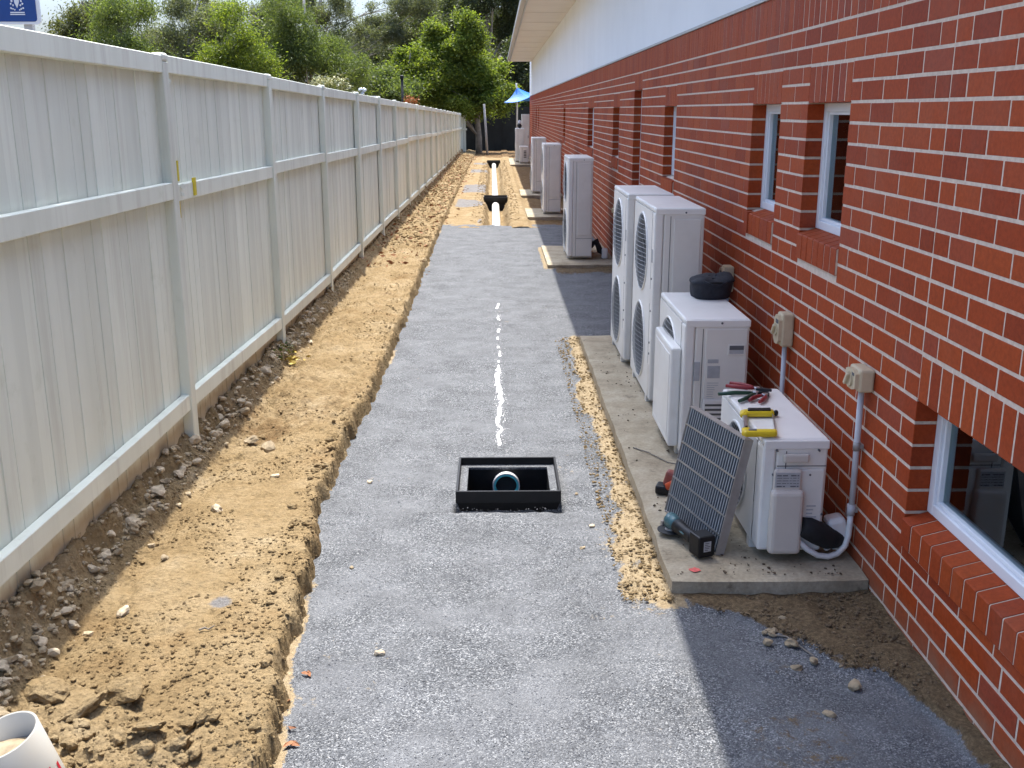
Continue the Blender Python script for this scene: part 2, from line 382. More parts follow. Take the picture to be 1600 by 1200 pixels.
# gravel path
ys = yrows(1.5, 18.0, 0.0032, 0.0); xs = np.arange(-1.12, 1.50, 0.0115)
X, Y = np.meshgrid(xs, ys)
Zc = zg(X, Y)
pe = 0.575 + 0.06 * fbm(Y * 1.6, 0.2, 3, 51) + 0.04 * fbm(Y * 6, 0.5, 2, 52) - 0.06 * sst(5.2, 4.2, Y)
sandm = sst(pe - 0.03, pe + 0.06, X) * sst(3.45, 3.75, Y + 0.06 * fbm(X * 9, Y * 9, 2, 3)) * sst(8.75, 8.4, Y) * sst(0.80, 0.72, X)
sandm = np.maximum(sandm, 0.42 * sst(0.33, 0.5, X) * sst(3.8, 4.1, Y) * sst(4.75, 4.4, Y) * sst(0.45, 0.6, vnoise(X * 7, Y * 7, 8)))
sandm = np.maximum(sandm, 0.30 * sst(0.70, 0.85, vnoise(X * 1.9 + 4, Y * 1.5, 14)) * sst(0.45, 0.62, vnoise(X * 11, Y * 11, 15)))
sandm = np.maximum(sandm, sst(0.05, 0.0, np.abs(X - edge(Y) - 0.02)) * sst(0.45, 0.75, vnoise(X * 3, Y * 1.4, 16)))
sandm = np.maximum(sandm, sst(0.55, 0.60, X) * sst(0.75, 0.68, X) * sst(12.2, 12.5, Y) * sst(14.6, 14.3, Y))
ybd = np.interp(X, [.7, .92, 1.07, 1.17, 1.33, 1.41, 1.48], [3.66, 3.58, 3.40, 3.22, 3.09, 2.80, 2.4])
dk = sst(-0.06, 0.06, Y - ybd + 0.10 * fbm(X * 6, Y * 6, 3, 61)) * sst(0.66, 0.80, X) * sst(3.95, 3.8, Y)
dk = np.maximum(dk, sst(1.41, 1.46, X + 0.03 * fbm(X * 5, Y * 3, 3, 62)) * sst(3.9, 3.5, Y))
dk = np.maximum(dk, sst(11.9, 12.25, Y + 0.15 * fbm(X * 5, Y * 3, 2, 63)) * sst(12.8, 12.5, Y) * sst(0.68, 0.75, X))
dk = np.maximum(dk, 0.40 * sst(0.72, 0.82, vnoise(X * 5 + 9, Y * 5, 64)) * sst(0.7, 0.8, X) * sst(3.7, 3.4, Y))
sandm = sandm * (0.50 + 0.70 * vnoise(X * 12, Y * 9, 17)); Zc += (0.018 * sandm * (0.3 + 1.0 * vnoise(X * 22, Y * 18, 4))) * sst(0.45, 0.6, X)
Zc += dk * (0.012 + 0.016 * vnoise(X * 16, Y * 16, 6) + 0.02 * sst(1.1, 1.48, X))
ge = gravel_end(X); Zc -= 0.09 * sst(ge - 0.08, ge + 0.12, Y)
cx = (X[:-1, :-1] + X[1:, 1:]) / 2; cyy = (Y[:-1, :-1] + Y[1:, 1:]) / 2
keep = ~((cx > PIT[0] + 0.02) & (cx < PIT[1] - 0.02) & (cyy > PIT[2] + 0.02) & (cyy < PIT[3] - 0.02))
# a scooped hollow right in front of the pit box
scoop = sst(0.065, 0.025, np.abs(Y - 4.672) + 0.012 * fbm(X * 14, Y * 5, 2, 19)) * sst(0.275, 0.25, np.abs(X - 0.055)); Zc -= 0.085 * scoop
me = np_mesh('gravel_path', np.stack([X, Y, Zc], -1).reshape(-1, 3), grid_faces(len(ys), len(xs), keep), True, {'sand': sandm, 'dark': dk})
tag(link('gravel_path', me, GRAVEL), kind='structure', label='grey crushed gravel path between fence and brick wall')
# sandy trench bed beyond the gravel
ys = yrows(17.0, 60.0, 0.0026); xs = np.arange(-1.45, 1.50, 0.026)
X, Y = np.meshgrid(xs, ys)
def trench_c(y): return -0.004 * (np.asarray(y) - 18) 
def zs(x, y):
    t = np.abs(x - trench_c(y) + 0.03 * fbm(0.1, y * 0.9, 3, 80))
    d = sst(0.26, 0.13, t + 0.03 * fbm(x * 6, y * 3, 2, 81)) * sst(43, 42, y)
    return -0.012 + 0.02 * fbm(x * 3, y * 2, 3, 82) + 0.014 * fbm(x * 13, y * 9, 2, 83) - 0.20 * d + 0.045 * sst(0.2, 0.3, x) * sst(0.62, 0.5, x) - drop(y)
Zc = zs(X, Y)
gm = sst(0.50, 0.62, vnoise(X * 1.5, Y * 0.55 + 4, 84)) * sst(-0.95, -0.75, X) * sst(-0.2, -0.32, X) * sst(43, 40, Y)
dk2 = np.maximum(sst(44, 47, Y + 2 * fbm(X * 2, Y * 0.8, 2, 85)), 0.75 * sst(0.62, 0.72, X))
me = np_mesh('sandy_ground', np.stack([X, Y, Zc], -1).reshape(-1, 3), grid_faces(len(ys), len(xs)), True, {'dark': dk2, 'grav': gm})
tag(link('sandy_ground', me, SOIL), kind='structure', label='sandy soil with a pipe trench beyond the gravel')
# raised soil strip along the fence
ys = yrows(1.6, 52.0, 0.0027); ns = 120
s = np.linspace(0, 1, ns) ** 1.0
Yb = np.repeat(ys[:, None], ns, 1); E0 = edge(ys)[:, None]
Xb = E0 + 0.035 + (-2.0 - E0 - 0.035) * s[None, :]
def bank_base(y): return 0.085 - 0.0045 * np.maximum(0, np.asarray(y) - 12)
def hollow(x, y): return np.exp(-(((x + 1.33) / 0.17) ** 2 + ((y - 5.75) / 0.38) ** 2))
def zbank(x, y):
    e = edge(y); d = e + 0.035 - x
    up = sst(0.0, 0.045, d + 0.030 * fbm(x * 18, y * 15, 3, 90))
    lump = 0.024 * fbm(x * 3.2, y * 2.6, 4, 91) + 0.022 * np.abs(fbm(x * 8, y * 7, 3, 92)) + 0.014 * fbm(x * 24, y * 21, 2, 93) + 0.006 * fbm(x * 52, y * 46, 1, 99)
    rim = 0.022 * sst(0.10, 0.04, d) * (vnoise(x * 13, y * 9, 94))
    calm = 0.5 + 0.75 * np.maximum(sst(4.7, 5.6, y), sst(3.0, 2.6, y)) + 0.3 * sst(-1.25, -1.5, x)
    big = 0.055 * sst(2.95, 2.55, y) * sst(-0.78, -1.05, x) * np.abs(fbm(x * 6, y * 6, 3, 95))
    rz_ = np.interp(y, [2, 3.1, 4.46, 5.3, 7.7, 10, 13, 50], [.27, .25, .22, .19, .17, .16, .15, .05]); ridge = (rz_ - bank_base(y)) * sst(-1.585, -1.655, x + 0.035 * fbm(x * 9, y * 9, 3, 96)) + 0.045 * np.exp(-((x + 1.575) / 0.06) ** 2) * (0.3 + vnoise(x * 14, y * 9, 97)) * sst(22, 12, y)
    h = bank_base(y) + lump * calm + rim + big + ridge - 0.03 * sst(-1.36, -1.48, x) * sst(-1.58, -1.50, x) - 0.07 * hollow(x, y)
    h = h + 0.05 * sst(13, 17, y) * sst(-1.0, -1.35, x) * (0.4 + vnoise(x * 5, y * 4, 97))
    return -0.03 - drop(y) + (h + 0.03 + drop(y)) * up
Zb = zbank(Xb, Yb)
dkb = np.maximum(0.75 * hollow(Xb, Yb), 0.22 * np.exp(-((Xb + 1.53) / 0.07) ** 2) * sst(9, 6, Yb))  # wet hollow; fence-foot band darkened for damp soil and shadow together
dkb = np.maximum(dkb, 0.55 * sst(0.12, 0.05, edge(Yb) + 0.035 - Xb) * vnoise(Xb * 10, Yb * 7, 98))
dkb = np.maximum(dkb, 0.42 * sst(5.2, 5.8, Yb) * sst(8.0, 6.6, Yb) * vnoise(Xb * 3, Yb * 2, 101) * 1.4)
gmb = 0.95 * np.exp(-(((Xb + 1.045) / 0.05) ** 2 + ((Yb - 3.52) / 0.07) ** 2)) + 0.35 * np.exp(-(((Xb + 1.25) / 0.10) ** 2 + ((Yb - 3.75) / 0.15) ** 2))
me = np_mesh('soil_strip', np.stack([Xb, Yb, Zb], -1).reshape(-1, 3), grid_faces(len(ys), ns), False, {'dark': dkb, 'grav': gmb})
me.polygons.foreach_set('use_smooth', np.ones(len(me.polygons), bool))
tag(link('soil_strip', me, SOIL), kind='structure', label='raised tan clay strip dug along the white fence')
# everything around, out to the horizon
V = []; F = []
def rect(x0, x1, y0, y1, z):
    i = len(V); V.extend([(x0, y0, z), (x1, y0, z), (x1, y1, z), (x0, y1, z)]); F.append((i, i + 1, i + 2, i + 3))
rect(-900, -1.9, -900, 900, -0.16); rect(1.44, 900, -900, 900, -0.16); rect(-1.9, 1.44, -900, 1.65, -0.16); rect(-1.9, 1.44, 50.5, 900, -0.16)
GRASSY = plain('yard_ground', (0.14, 0.105, 0.06), 0.95, 0.4, 1.5, bump=0.6)
tag(link('ground', np_mesh('ground', V, F), GRASSY), kind='structure', label='brown yard ground around the building')
rect_b = MB(); rect_b.box((-2.2, 1.3, -0.9), (1.5, 52, -0.8))
tag(rect_b.build('subsoil', SOIL), kind='structure', label='subsoil under the path')

# ------------------------------------------------------------------ brick building
WX = 1.48; CO = 0.085; L1 = 2.168; J = 3.45
def L(k): return L1 - (k - 1) * CO
bld = thing('brick_building', 'long red brick building with white upper wall and overhanging eave', 'building', (WX, 0, 0))
def bp(mb, name, mat): return mb.build(name, mat, bld)          # parts in world coords shifted by the root
YA, YE = 1.75, 46.5
wins = [  # ya, yb, head course, sill-top course, kind
    (1.75, J, 16, 21, 'low'), (4.41, 5.01, 4, 11, 'up'), (5.49, 6.09, 4, 11, 'up'), (8.67, 9.27, 4, 11, 'up'), (10.75, 11.35, 2, 18, 'tall'),
    (12.67, 13.35, 4, 11, 'up'), (16.0, 17.0, 4, 11, 'up'), (22.6, 23.2, 4, 11, 'up'), (36.5, 37.1, 4, 11, 'up'), (38.6, 39.2, 4, 11, 'up')]
occ = []                                                         # zones where no running bond is laid: (ya, yb, ztop, zbot)
spec = []                                                        # special bricks: lo, hi
sills = []
PW = 0.086
for ya, yb, hc, sc, kd in wins:
    occ.append((ya, yb, L(hc - 2), L(sc + 2)))
    n = max(1, round((yb - ya) / PW)); w = (yb - ya) / n
    for i in range(n):
        spec.append(((WX, ya + i * w + 0.0045, L(hc) + 0.0), (WX + 0.11, ya + (i + 1) * w - 0.0045, L(hc - 2) - 0.010)))
        sills.append((ya + i * w + 0.0045, ya + (i + 1) * w - 0.0045, L(sc), 0.120 if kd == 'low' else 0.135))
    if kd == 'low':                                              # the thin split course under the near sill
        y = yb
        while y > ya + 0.02:
            y2 = max(ya, y - 0.24); spec.append(((WX, y2 + 0.004, L(sc + 2) + 0.004), (WX + 0.11, y - 0.004, L(sc + 2) + 0.040))); y = y2
# soldier band under the white wall
y = YA
while y < YE - 0.05:
    spec.append(((WX, y + 0.0045, L(0) + 0.006), (WX + 0.11, y + PW - 0.0045, 2.452))); y += PW
bricks = []                                                      # running bond: lo, hi
for k in range(0, 27):
    zt = L(k); zb = L(k + 1)
    odd = k % 2
    js = []
    y = J + (0.24 if odd == 0 else 0.12)
    js.append(J)
    while y < YE: js.append(y); y += 0.24
    y = J - (0.18 if odd == 0 else 0.30)
    if odd: js.append(J - 0.12)
    while y > YA: js.append(y); y -= 0.24
    js += [YA, YE]
    cut = [(a, b) for a, b, t, bt in occ if t > zb + 0.02 and bt < zt - 0.02]
    js += [v for c in cut for v in c]
    js = sorted(set(round(v, 4) for v in js if YA <= v <= YE))
    cl = [js[0]]
    for v in js[1:]:
        if v - cl[-1] < 0.045 and v not in [round(c, 4) for cc in cut for c in cc]: continue
        if v - cl[-1] < 0.045 and len(cl) > 1 and cl[-1] not in [round(c, 4) for cc in cut for c in cc] and cl[-1] != J: cl[-1] = v; continue
        cl.append(v)
    for a, b in zip(cl, cl[1:]):
        m = (a + b) / 2
        if any(c[0] < m < c[1] for c in cut): continue
        ce = [round(v, 4) for c in cut for v in c]
        bricks.append(((WX, a + (0.0 if a in ce else 0.0046), zb + 0.0060), (WX + 0.11, b - (0.0 if b in ce else 0.0046), zt - 0.0060)))
cp_, sp_ = math.cos(PITCH), math.sin(PITCH); cw, sw = math.cos(YAW), math.sin(YAW)
FWv = np.array([sw * cp_, cw * cp_, -sp_]); RTv = np.array([cw, -sw, 0]); UPv = np.cross(RTv, FWv)
def px(p):
    q = np.asarray(p, float) - np.array([0, 0, CAMZ]); d = q @ FWv
    return 800 + 1600 * (q @ RTv) / d, 600 - 1600 * (q @ UPv) / d
allb = [(lo, hi) for lo, hi in bricks] + [(lo, hi) for lo, hi in spec]
def vis(lo, hi):
    c = ((lo[0]), (lo[1] + hi[1]) / 2, (lo[2] + hi[2]) / 2); u, v = px(c)
    if not (-20 < u < 1640 and -20 < v < 1230) or c[2] < 0.02: return 0
    return (hi[1] - lo[1]) * (hi[2] - lo[2]) / c[1] ** 3
nsill = 26
sills_sorted = sorted(sills, key=lambda t: t[0])
allb.sort(key=lambda t: -vis(*t))
NB = 300 - nsill
single, rest = allb[:NB], allb[NB:]
cache = {}
for lo, hi in single:
    dims = tuple(round(hi[i] - lo[i], 3) for i in range(3)); var = random.randrange(2)
    if (dims, var) not in cache:
        mb = MB(); mb.box(tuple(-d / 2 for d in dims), tuple(d / 2 for d in dims), 0.0018)
        cache[(dims, var)] = mb.mesh('brick'); cache[(dims, var)].materials.append(BRICK)
    c = [(lo[i] + hi[i]) / 2 for i in range(3)]
    link('brick', cache[(dims, var)], None, bld, (c[0] - WX + random.uniform(-.0005, .0005), c[1] + random.uniform(-.001, .001), c[2] + random.uniform(-.0008, .0008)), (random.uniform(-.004, .004), 0, random.uniform(-.0018, .0018)))
lo = np.array([a for a, b in rest]); hi = np.array([b for a, b in rest])
jx = rng.uniform(-.0005, .0005, len(lo)); lo[:, 0] += jx - WX; hi[:, 0] += jx - WX
tag(link('brickwork', boxes_mesh('brickwork', lo, hi), BRICK, bld), kind='stuff')
def sill_brick(mb, w, h):                                        # brick on edge: face stands 18 mm proud, top slopes up to the frame
    prof = [(-0.009, -h), (-0.009, -0.022), (-0.006, -0.018), (0.105, 0.012), (0.105, -h)]
    for sgn in (0,):
        lo_ = [mb.bm.verts.new((x, -w / 2, z)) for x, z in prof]; hi_ = [mb.bm.verts.new((x, w / 2, z)) for x, z in prof]
        mb.bm.faces.new(lo_); mb.bm.faces.new(hi_[::-1])
        for i in range(5): mb.bm.faces.new((lo_[i], hi_[i], hi_[(i + 1) % 5], lo_[(i + 1) % 5]))
sc_cache = {}
vis_sills = [q for q in sills if 2.2 < q[0] < 6.2]
for i, (a, b, z, h) in enumerate(sorted(sills, key=lambda t: 0 if 2.3 < t[0] < 6.2 else t[0])):
    w = round(b - a, 3)
    if i < nsill:
        if (w, h) not in sc_cache:
            mb = MB(); sill_brick(mb, w, h); sc_cache[(w, h)] = mb.mesh('brick'); sc_cache[(w, h)].materials.append(BRICK)
        link('brick', sc_cache[(w, h)], None, bld, (random.uniform(-.001, .001), (a + b) / 2, z), (0, 0, random.uniform(-.006, .006)))
far_s = sorted(sills, key=lambda t: 0 if 2.3 < t[0] < 6.2 else t[0])[nsill:]
lo = np.array([(-0.016, a, z - h) for a, b, z, h in far_s]); hi = np.array([(0.10, b, z - 0.012) for a, b, z, h in far_s])
tag(link('sill_brickwork', boxes_mesh('sill_brickwork', lo, hi), BRICK, bld), kind='stuff')
# mortar core with openings
ycuts = sorted({YA, YE} | {w[0] for w in wins} | {w[1] for w in wins})
lo = []; hi = []
def core(ya, yb, zb, zt, x0=0.0016, x1=0.20): lo.append((x0, ya, zb)); hi.append((x1, yb, zt))
g = 0.004
for ya, yb in zip(ycuts, ycuts[1:]):
    ww = [w for w in wins if w[0] < (ya + yb) / 2 < w[1]]
    if not ww: core(ya + (0.004 if any(abs(w[1] - ya) < 1e-6 for w in wins) else 0), yb - (0.004 if any(abs(w[0] - yb) < 1e-6 for w in wins) else 0), -0.35, 2.452)
    else:
        w = ww[0]; ya -= 0.004 * (ya > YA); yb += 0.004; core(ya, yb, L(w[2]) + g, 2.452); core(ya, yb, -0.35, L(w[3]) - 0.020); core(ya, yb, L(w[3]) - 0.02, L(w[3]) - 0.004, 0.112, 0.20)
# shrink strips a hair so the jamb mortar sits behind the brick ends
lo = np.array(lo); hi = np.array(hi)
link('mortar_core', boxes_mesh('mortar_core', lo, hi), MORTAR, bld)
for ya, yb, hc, sc, kd in wins:                                  # packing mortar under the sills
    if kd != 'low': mb = MB(); mb.box((0.0012, ya + 0.004, L(sc + 2) + 0.003), (0.10, yb - 0.004, L(sc) - 0.137)); bp(mb, 'sill_mortar', MORTAR)
for ya, yb, hc, sc, kd in wins:                                  # mortar between the sill bricks
    h = 0.118 if kd == 'low' else 0.133; z = L(sc); mb = MB()
    pr = [(-0.0065, z - h), (-0.0065, z - 0.0245), (-0.0035, z - 0.0205), (0.104, z + 0.0085), (0.104, z - h)]
    a_ = [mb.bm.verts.new((x, ya + 0.003, zz)) for x, zz in pr]; b_ = [mb.bm.verts.new((x, yb - 0.003, zz)) for x, zz in pr]
    mb.bm.faces.new(a_); mb.bm.faces.new(b_[::-1])
    for i in range(5): mb.bm.faces.new((a_[i], b_[i], b_[(i + 1) % 5], a_[(i + 1) % 5]))
    bp(mb, 'sill_bed', MORTAR)
# windows
for ya, yb, hc, sc, kd in wins:
    zt = L(hc); zb = L(sc) + 0.006; x0 = 0.078; fw = 0.040 if kd != 'low' else 0.042
    w = MB()
    w.box((x0, ya, zb + 0.0), (x0 + 0.06, ya + fw, zt), 0.003); w.box((x0, yb - fw, zb), (x0 + 0.06, yb, zt), 0.003)
    w.box((x0 + 0.001, ya + fw, zt - fw), (x0 + 0.06, yb - fw, zt), 0.003); w.box((x0 + 0.001, ya + fw, zb), (x0 + 0.06, yb - fw, zb + fw), 0.003)
    win = bp(w, 'window', FRAME)
    w = MB()                                                     # inner sash bead
    b2 = fw + 0.014
    w.box((x0 + 0.012, ya + fw, zb + fw), (x0 + 0.055, ya + b2, zt - fw), 0.002); w.box((x0 + 0.012, yb - b2, zb + fw), (x0 + 0.055, yb - fw, zt - fw), 0.002)
    w.box((x0 + 0.013, ya + b2, zt - b2), (x0 + 0.055, yb - b2, zt - fw), 0.002); w.box((x0 + 0.013, ya + b2, zb + fw), (x0 + 0.055, yb - b2, zb + b2), 0.002)
    w.build('frame', FRAME, win)
    w = MB(); w.box((x0 + 0.03, ya + fw + 0.01, zb + fw + 0.01), (x0 + 0.036, yb - fw - 0.01, zt - fw - 0.01)); w.build('pane', GLASS, win)
    w = MB(); w.box((x0 + 0.004, ya + 0.004, zb - 0.016), (x0 + 0.06, yb - 0.004, zb - 0.003)); w.build('sealant', SEAM, win)
    w = MB()                                                     # plastered inner reveal and ledge
    w.box((0.142, ya, zb - 0.02), (0.42, yb, zb + 0.02)); w.box((0.142, yb, zb), (0.42, yb + 0.02, zt)); w.box((0.142, ya - 0.02, zb), (0.42, ya, zt)); w.box((0.142, ya, zt), (0.42, yb, zt + 0.02))
    w.build('inner_reveal', DRYWALL, win)
# room shell
mb = MB(); mb.box((0.42, YA, -0.3), (0.44, YE, -0.25)); 
mb = MB(); mb.box((5.9, YA, -0.2), (6.0, YE, 2.6)); mb.box((0.2, YA - 0.1, -0.3), (6.0, YA - 0.01, 3.8)); mb.box((0.2, YE + 0.003, -0.3), (6.0, YE + 0.1, 3.8)); bp(mb, 'back_wall', DRYWALL)
mb = MB(); mb.box((0.21, YA, -0.3), (5.88, YE, -0.2)); bp(mb, 'floor', CARPET)
mb = MB(); mb.box((0.21, YA, 2.62), (5.88, YE, 2.7)); bp(mb, 'ceiling', DRYWALL)
mb = MB(); mb.box((0.0, YE - 0.0, -0.3), (0.195, YE + 0.02, 2.45)); bp(mb, 'end_wall', BRICK)
# white upper wall: sheets with fine joints, flashing at the foot
SOF = 3.81
y = YA - 0.6
while y < YE:
    mb = MB(); mb.box((-0.006, y + 0.002, 2.475), (0.15, min(y + 2.4, YE + 0.02) - 0.002, SOF + 0.05)); bp(mb, 'panel', CLAD); y += 2.4
mb = MB(); mb.box((-0.012, YA - 0.6, 2.454), (0.16, YE + 0.03, 2.473)); bp(mb, 'flashing', GUTTER)
# eave
EXo = 0.47 - WX
mb = MB(); mb.box((EXo + 0.12, -4, SOF), (-0.007, 44.2, SOF + 0.012)); bp(mb, 'soffit', SOFFIT)
for yy in np.arange(3, 44, 2.4): mb = MB(); mb.box((EXo + 0.121, yy, SOF - 0.006), (-0.008, yy + 0.03, SOF - 0.0005)); bp(mb, 'soffit_joint', SOFFIT)
mb = MB(); mb.box((EXo + 0.10, -4, SOF - 0.02), (EXo + 0.119, 44.22, SOF + 0.19)); bp(mb, 'fascia', GUTTER)
mb = MB(); mb.box((EXo, -4, SOF + 0.03), (EXo + 0.099, 44.22, SOF + 0.15), 0.012, 2); bp(mb, 'gutter', GUTTER)
mb = MB(); mb.quad((EXo + 0.06, -4, SOF + 0.20), (6.2, -4, SOF + 1.7), (6.2, 44.6, SOF + 1.7), (EXo + 0.06, 44.6, SOF + 0.20)); bp(mb, 'roof', ROOF)
mb = MB(); mb.quad((EXo + 0.02, 44.21, SOF), (0.0, 44.21, SOF), (0.0, 44.21, SOF + 0.45), (EXo + 0.02, 44.21, SOF + 0.2)); mb.quad((-0.0, YE + 0.12, 2.45), (6.1, YE + 0.12, 2.45), (6.1, YE + 0.12, SOF + 1.6), (-0.0, YE + 0.12, SOF + 0.2)); bp(mb, 'gable_end', CLAD)

# ------------------------------------------------------------------ fence
FX = -1.61
fen = thing('paling_fence', 'long white painted timber paling fence on the left', 'fence', (FX, 0, 0))
def ftop(y): return 2.144 - 0.0095 * (y - 5.3)
def paling_mesh(h, w, seed, ch=0.003):
    n = 16; zz = np.concatenate([np.linspace(0, 0.32, 6), np.linspace(0.42, h, n - 6)]); rd = random.Random(seed)
    V = []; 
    for z in zz:
        V += [(-0.018, -w / 2, z), (-ch * 2.2, -w / 2, z), (0, -w / 2 + ch, z), (0, w / 2 - 0.0015, z), (-0.003, w / 2, z), (-0.018, w / 2, z)]
    F = []
    for i in range(n - 1):
        a = i * 6; b = a + 6
        for k in range(6): F.append((a + k, a + (k + 1) % 6, b + (k + 1) % 6, b + k))
    F.append((5, 4, 3, 2, 1, 0)); e = (n - 1) * 6; F.append(tuple(range(e, e + 6)))
    me = bpy.data.meshes.new('paling'); me.from_pydata(V, [], F)
    a = me.attributes.new('dirt', 'FLOAT', 'POINT')
    vals = [max(1.0 - (v[2] - 0.15) / 0.12 if v[2] > 0.15 else 1.0, 0.32 * max(0, 1 - abs(v[2] - 1.27) / 0.16), 0.36 * max(0, 1 - abs(v[2] - 1.90) / 0.20), 0) for v in V]
    a.data.foreach_set('value', np.clip(vals, 0, 1).astype(np.float32)); me.materials.append(PAINT); return me
pal = [paling_mesh(2.03, w, i, c_) for i, (w, c_) in enumerate(((0.0982, 0.0015), (0.0980, 0.003), (0.0982, 0.0055), (0.0975, 0.002), (0.0982, 0.0012), (0.0965, 0.004)))]
y = 2.55; n = 0; farlo = []; farhi = []
while y < 49.8:
    zb0 = ftop(y) - 2.055; dx = -0.060 + random.uniform(-.004, .003)
    if n < 300:
        link('paling', random.choice(pal), None, fen, (dx, y, zb0 + random.uniform(-.006, .004)), (0, 0, random.uniform(-.012, .012)))
    else:
        farlo.append((dx - 0.018, y - 0.047, zb0)); farhi.append((dx, y + 0.047, zb0 + 2.03))
    y += 0.0985; n += 1
tag(link('far_palings', boxes_mesh('far_palings', farlo, farhi), PAINT, fen), kind='stuff')
posts = [2.92 + 2.372 * i for i in range(21)]
mb = MB(); mb.box((-0.056, -0.043, -0.35), (0, 0.043, 2.10), 0.004); mb.box((-0.058, -0.045, 2.100), (0.003, 0.045, 2.142), 0.012, 2)
pm = mb.mesh('post'); pm.materials.append(PAINT)
for i, y in enumerate(posts):
    link('post', pm, None, fen, (random.uniform(-.008, .006), y + random.uniform(-.02, .02), ftop(y) - 2.135), (random.uniform(-.004, .004), random.uniform(-.004, .004), 0))
mb = MB(); mb.box((-0.0565, 0.044, -0.042), (-0.014, 2.328, 0.042), 0.003); rm = mb.mesh('rail'); rm.materials.append(PAINT)
for i, y in enumerate(posts[:-1]):
    for zr, dz in ((2.096, 0.006), (1.478, 0.012), (0.395, 0.016)):
        s0 = ftop(y) - 2.144 + zr + random.uniform(-dz, dz); sl = -0.0095 + random.uniform(-.003, .003)
        if zr < 1: RB = ([2.9, 5.2, 7.6, 10, 12.5, 15, 52], [.372, .342, .278, .242, .243, .23, -.10]); s0 = float(np.interp(y, *RB)) + 0.045; sl = (float(np.interp(y + 2.37, *RB)) + 0.045 - s0) / 2.37
        link('rail', rm, None, fen, (random.uniform(-.003, .003), y, s0), (sl, 0, 0))
# return panel at the far end and bolts, paint marks
mb = MB()
for k in range(8): mb.box((-0.62 + k * 0.1, 50.35, -0.1), (-0.53 + k * 0.1, 50.37, 1.66))
mb.box((-0.62, 50.30, 1.58), (0.22, 50.35, 1.67)); mb.box((-0.62, 50.30, 0.95), (0.22, 50.35, 1.04)); mb.build('return_panel', PAINT, fen)
for (y, z0, z1) in ((5.49, 1.52, 1.625), (5.47, 1.33, 1.43)):
    mb = MB(); mb.box((-0.062, y - 0.012, z0), (-0.054, y + 0.012, z1)); mb.build('yellow_mark', YMARK, fen)
mb = MB(); mb.box((-0.020, 5.60, 1.437), (-0.0095, 5.645, 1.530)); mb.build('yellow_mark', YMARK, fen)
mb = MB(); mb.tube([(-0.03, 5.40, 1.50), (-0.005, 5.385, 1.50)], 0.014, 8); mb.tube([(-0.03, 5.40, 1.46), (-0.008, 5.385, 1.46)], 0.010, 8); mb.build('bracket', PAINT, fen)
for y in posts[1:8]:
    mb = MB(); mb.tube([(-0.03, y + 0.055, 2.02 - 0.0095 * (y - 5.3)), (-0.012, y + 0.05, 2.02 - 0.0095 * (y - 5.3))], 0.010, 8); mb.build('bolt', PAINT, fen)

# ------------------------------------------------------------------ concrete pads
def pad(name, x0, y0, y1, zt, label, zb=-0.2):
    mb = MB(); nx, ny = 14, max(6, int((y1 - y0) / 0.09))
    xs_ = np.linspace(x0, WX - 0.004, nx); ys_ = np.linspace(y0, y1, ny)
    mb.bm.free(); mb.bm = bmesh.new()
    g_ = [[mb.bm.verts.new((x + (0.010 * float(fbm(yv * 5, 0.4, 3, 7)) if i == 0 else 0), yv + (0.008 * float(fbm(x * 6, 0.9, 3, 8)) if j in (0, ny - 1) else 0), zt + 0.004 * float(fbm(x * 3, yv * 3, 2, 9)) - (0.006 if (i == 0 or j in (0, ny - 1)) else 0))) for i, x in enumerate(xs_)] for j, yv in enumerate(ys_)]
    for j in range(ny - 1):
        for i in range(nx - 1): mb.bm.faces.new((g_[j][i], g_[j][i + 1], g_[j + 1][i + 1], g_[j + 1][i]))
    rim = [g_[0][i] for i in range(nx)] + [g_[j][nx - 1] for j in range(1, ny)] + [g_[ny - 1][i] for i in range(nx - 2, -1, -1)] + [g_[j][0] for j in range(ny - 2, 0, -1)]
    low = [mb.bm.verts.new((v.co.x + (-0.006 if v.co.x < 1 else 0), v.co.y + (0.004), zb)) for v in rim]
    for i in range(len(rim)): mb.bm.faces.new((rim[i], low[i], low[(i + 1) % len(rim)], rim[(i + 1) % len(rim)]))
    return tag(mb.build(name, CONC), label, 'concrete pad', 'concrete pads along the wall')
pad('concrete_pad', 0.69, 3.71, 8.30, 0.078, 'longest stained concrete pad, under the four nearest air conditioners')
pad('concrete_pad', 0.625, 12.42, 14.25, 0.062, 'short concrete pad with one tall air conditioner where the gravel is still dark')
pad('concrete_pad', 0.55, 18.30, 19.95, 0.055, 'concrete pad just past the end of the gravel')
pad('concrete_pad', 0.55, 23.1, 24.9, 0.05, 'second concrete pad past the end of the gravel')
pad('concrete_pad', 0.50, 37.4, 42.4, 0.0, 'farthest concrete pad, by the far corner of the building')
mb = MB()
rr = random.Random(3); pts = [(0.035 * math.cos(a) * rr.uniform(.6, 1.2), 0.03 * math.sin(a) * rr.uniform(.6, 1.2)) for a in np.linspace(0, 2 * math.pi, 12, endpoint=False)]
mb.prism([(x * .7, y * .7) for x, y in pts], 0, 0.0012)
tag(mb.build('spray_mark', PMARK, None, (0.80, 3.80, 0.0815)), 'small red spray paint spot on the concrete pad by the grinder', 'paint mark')

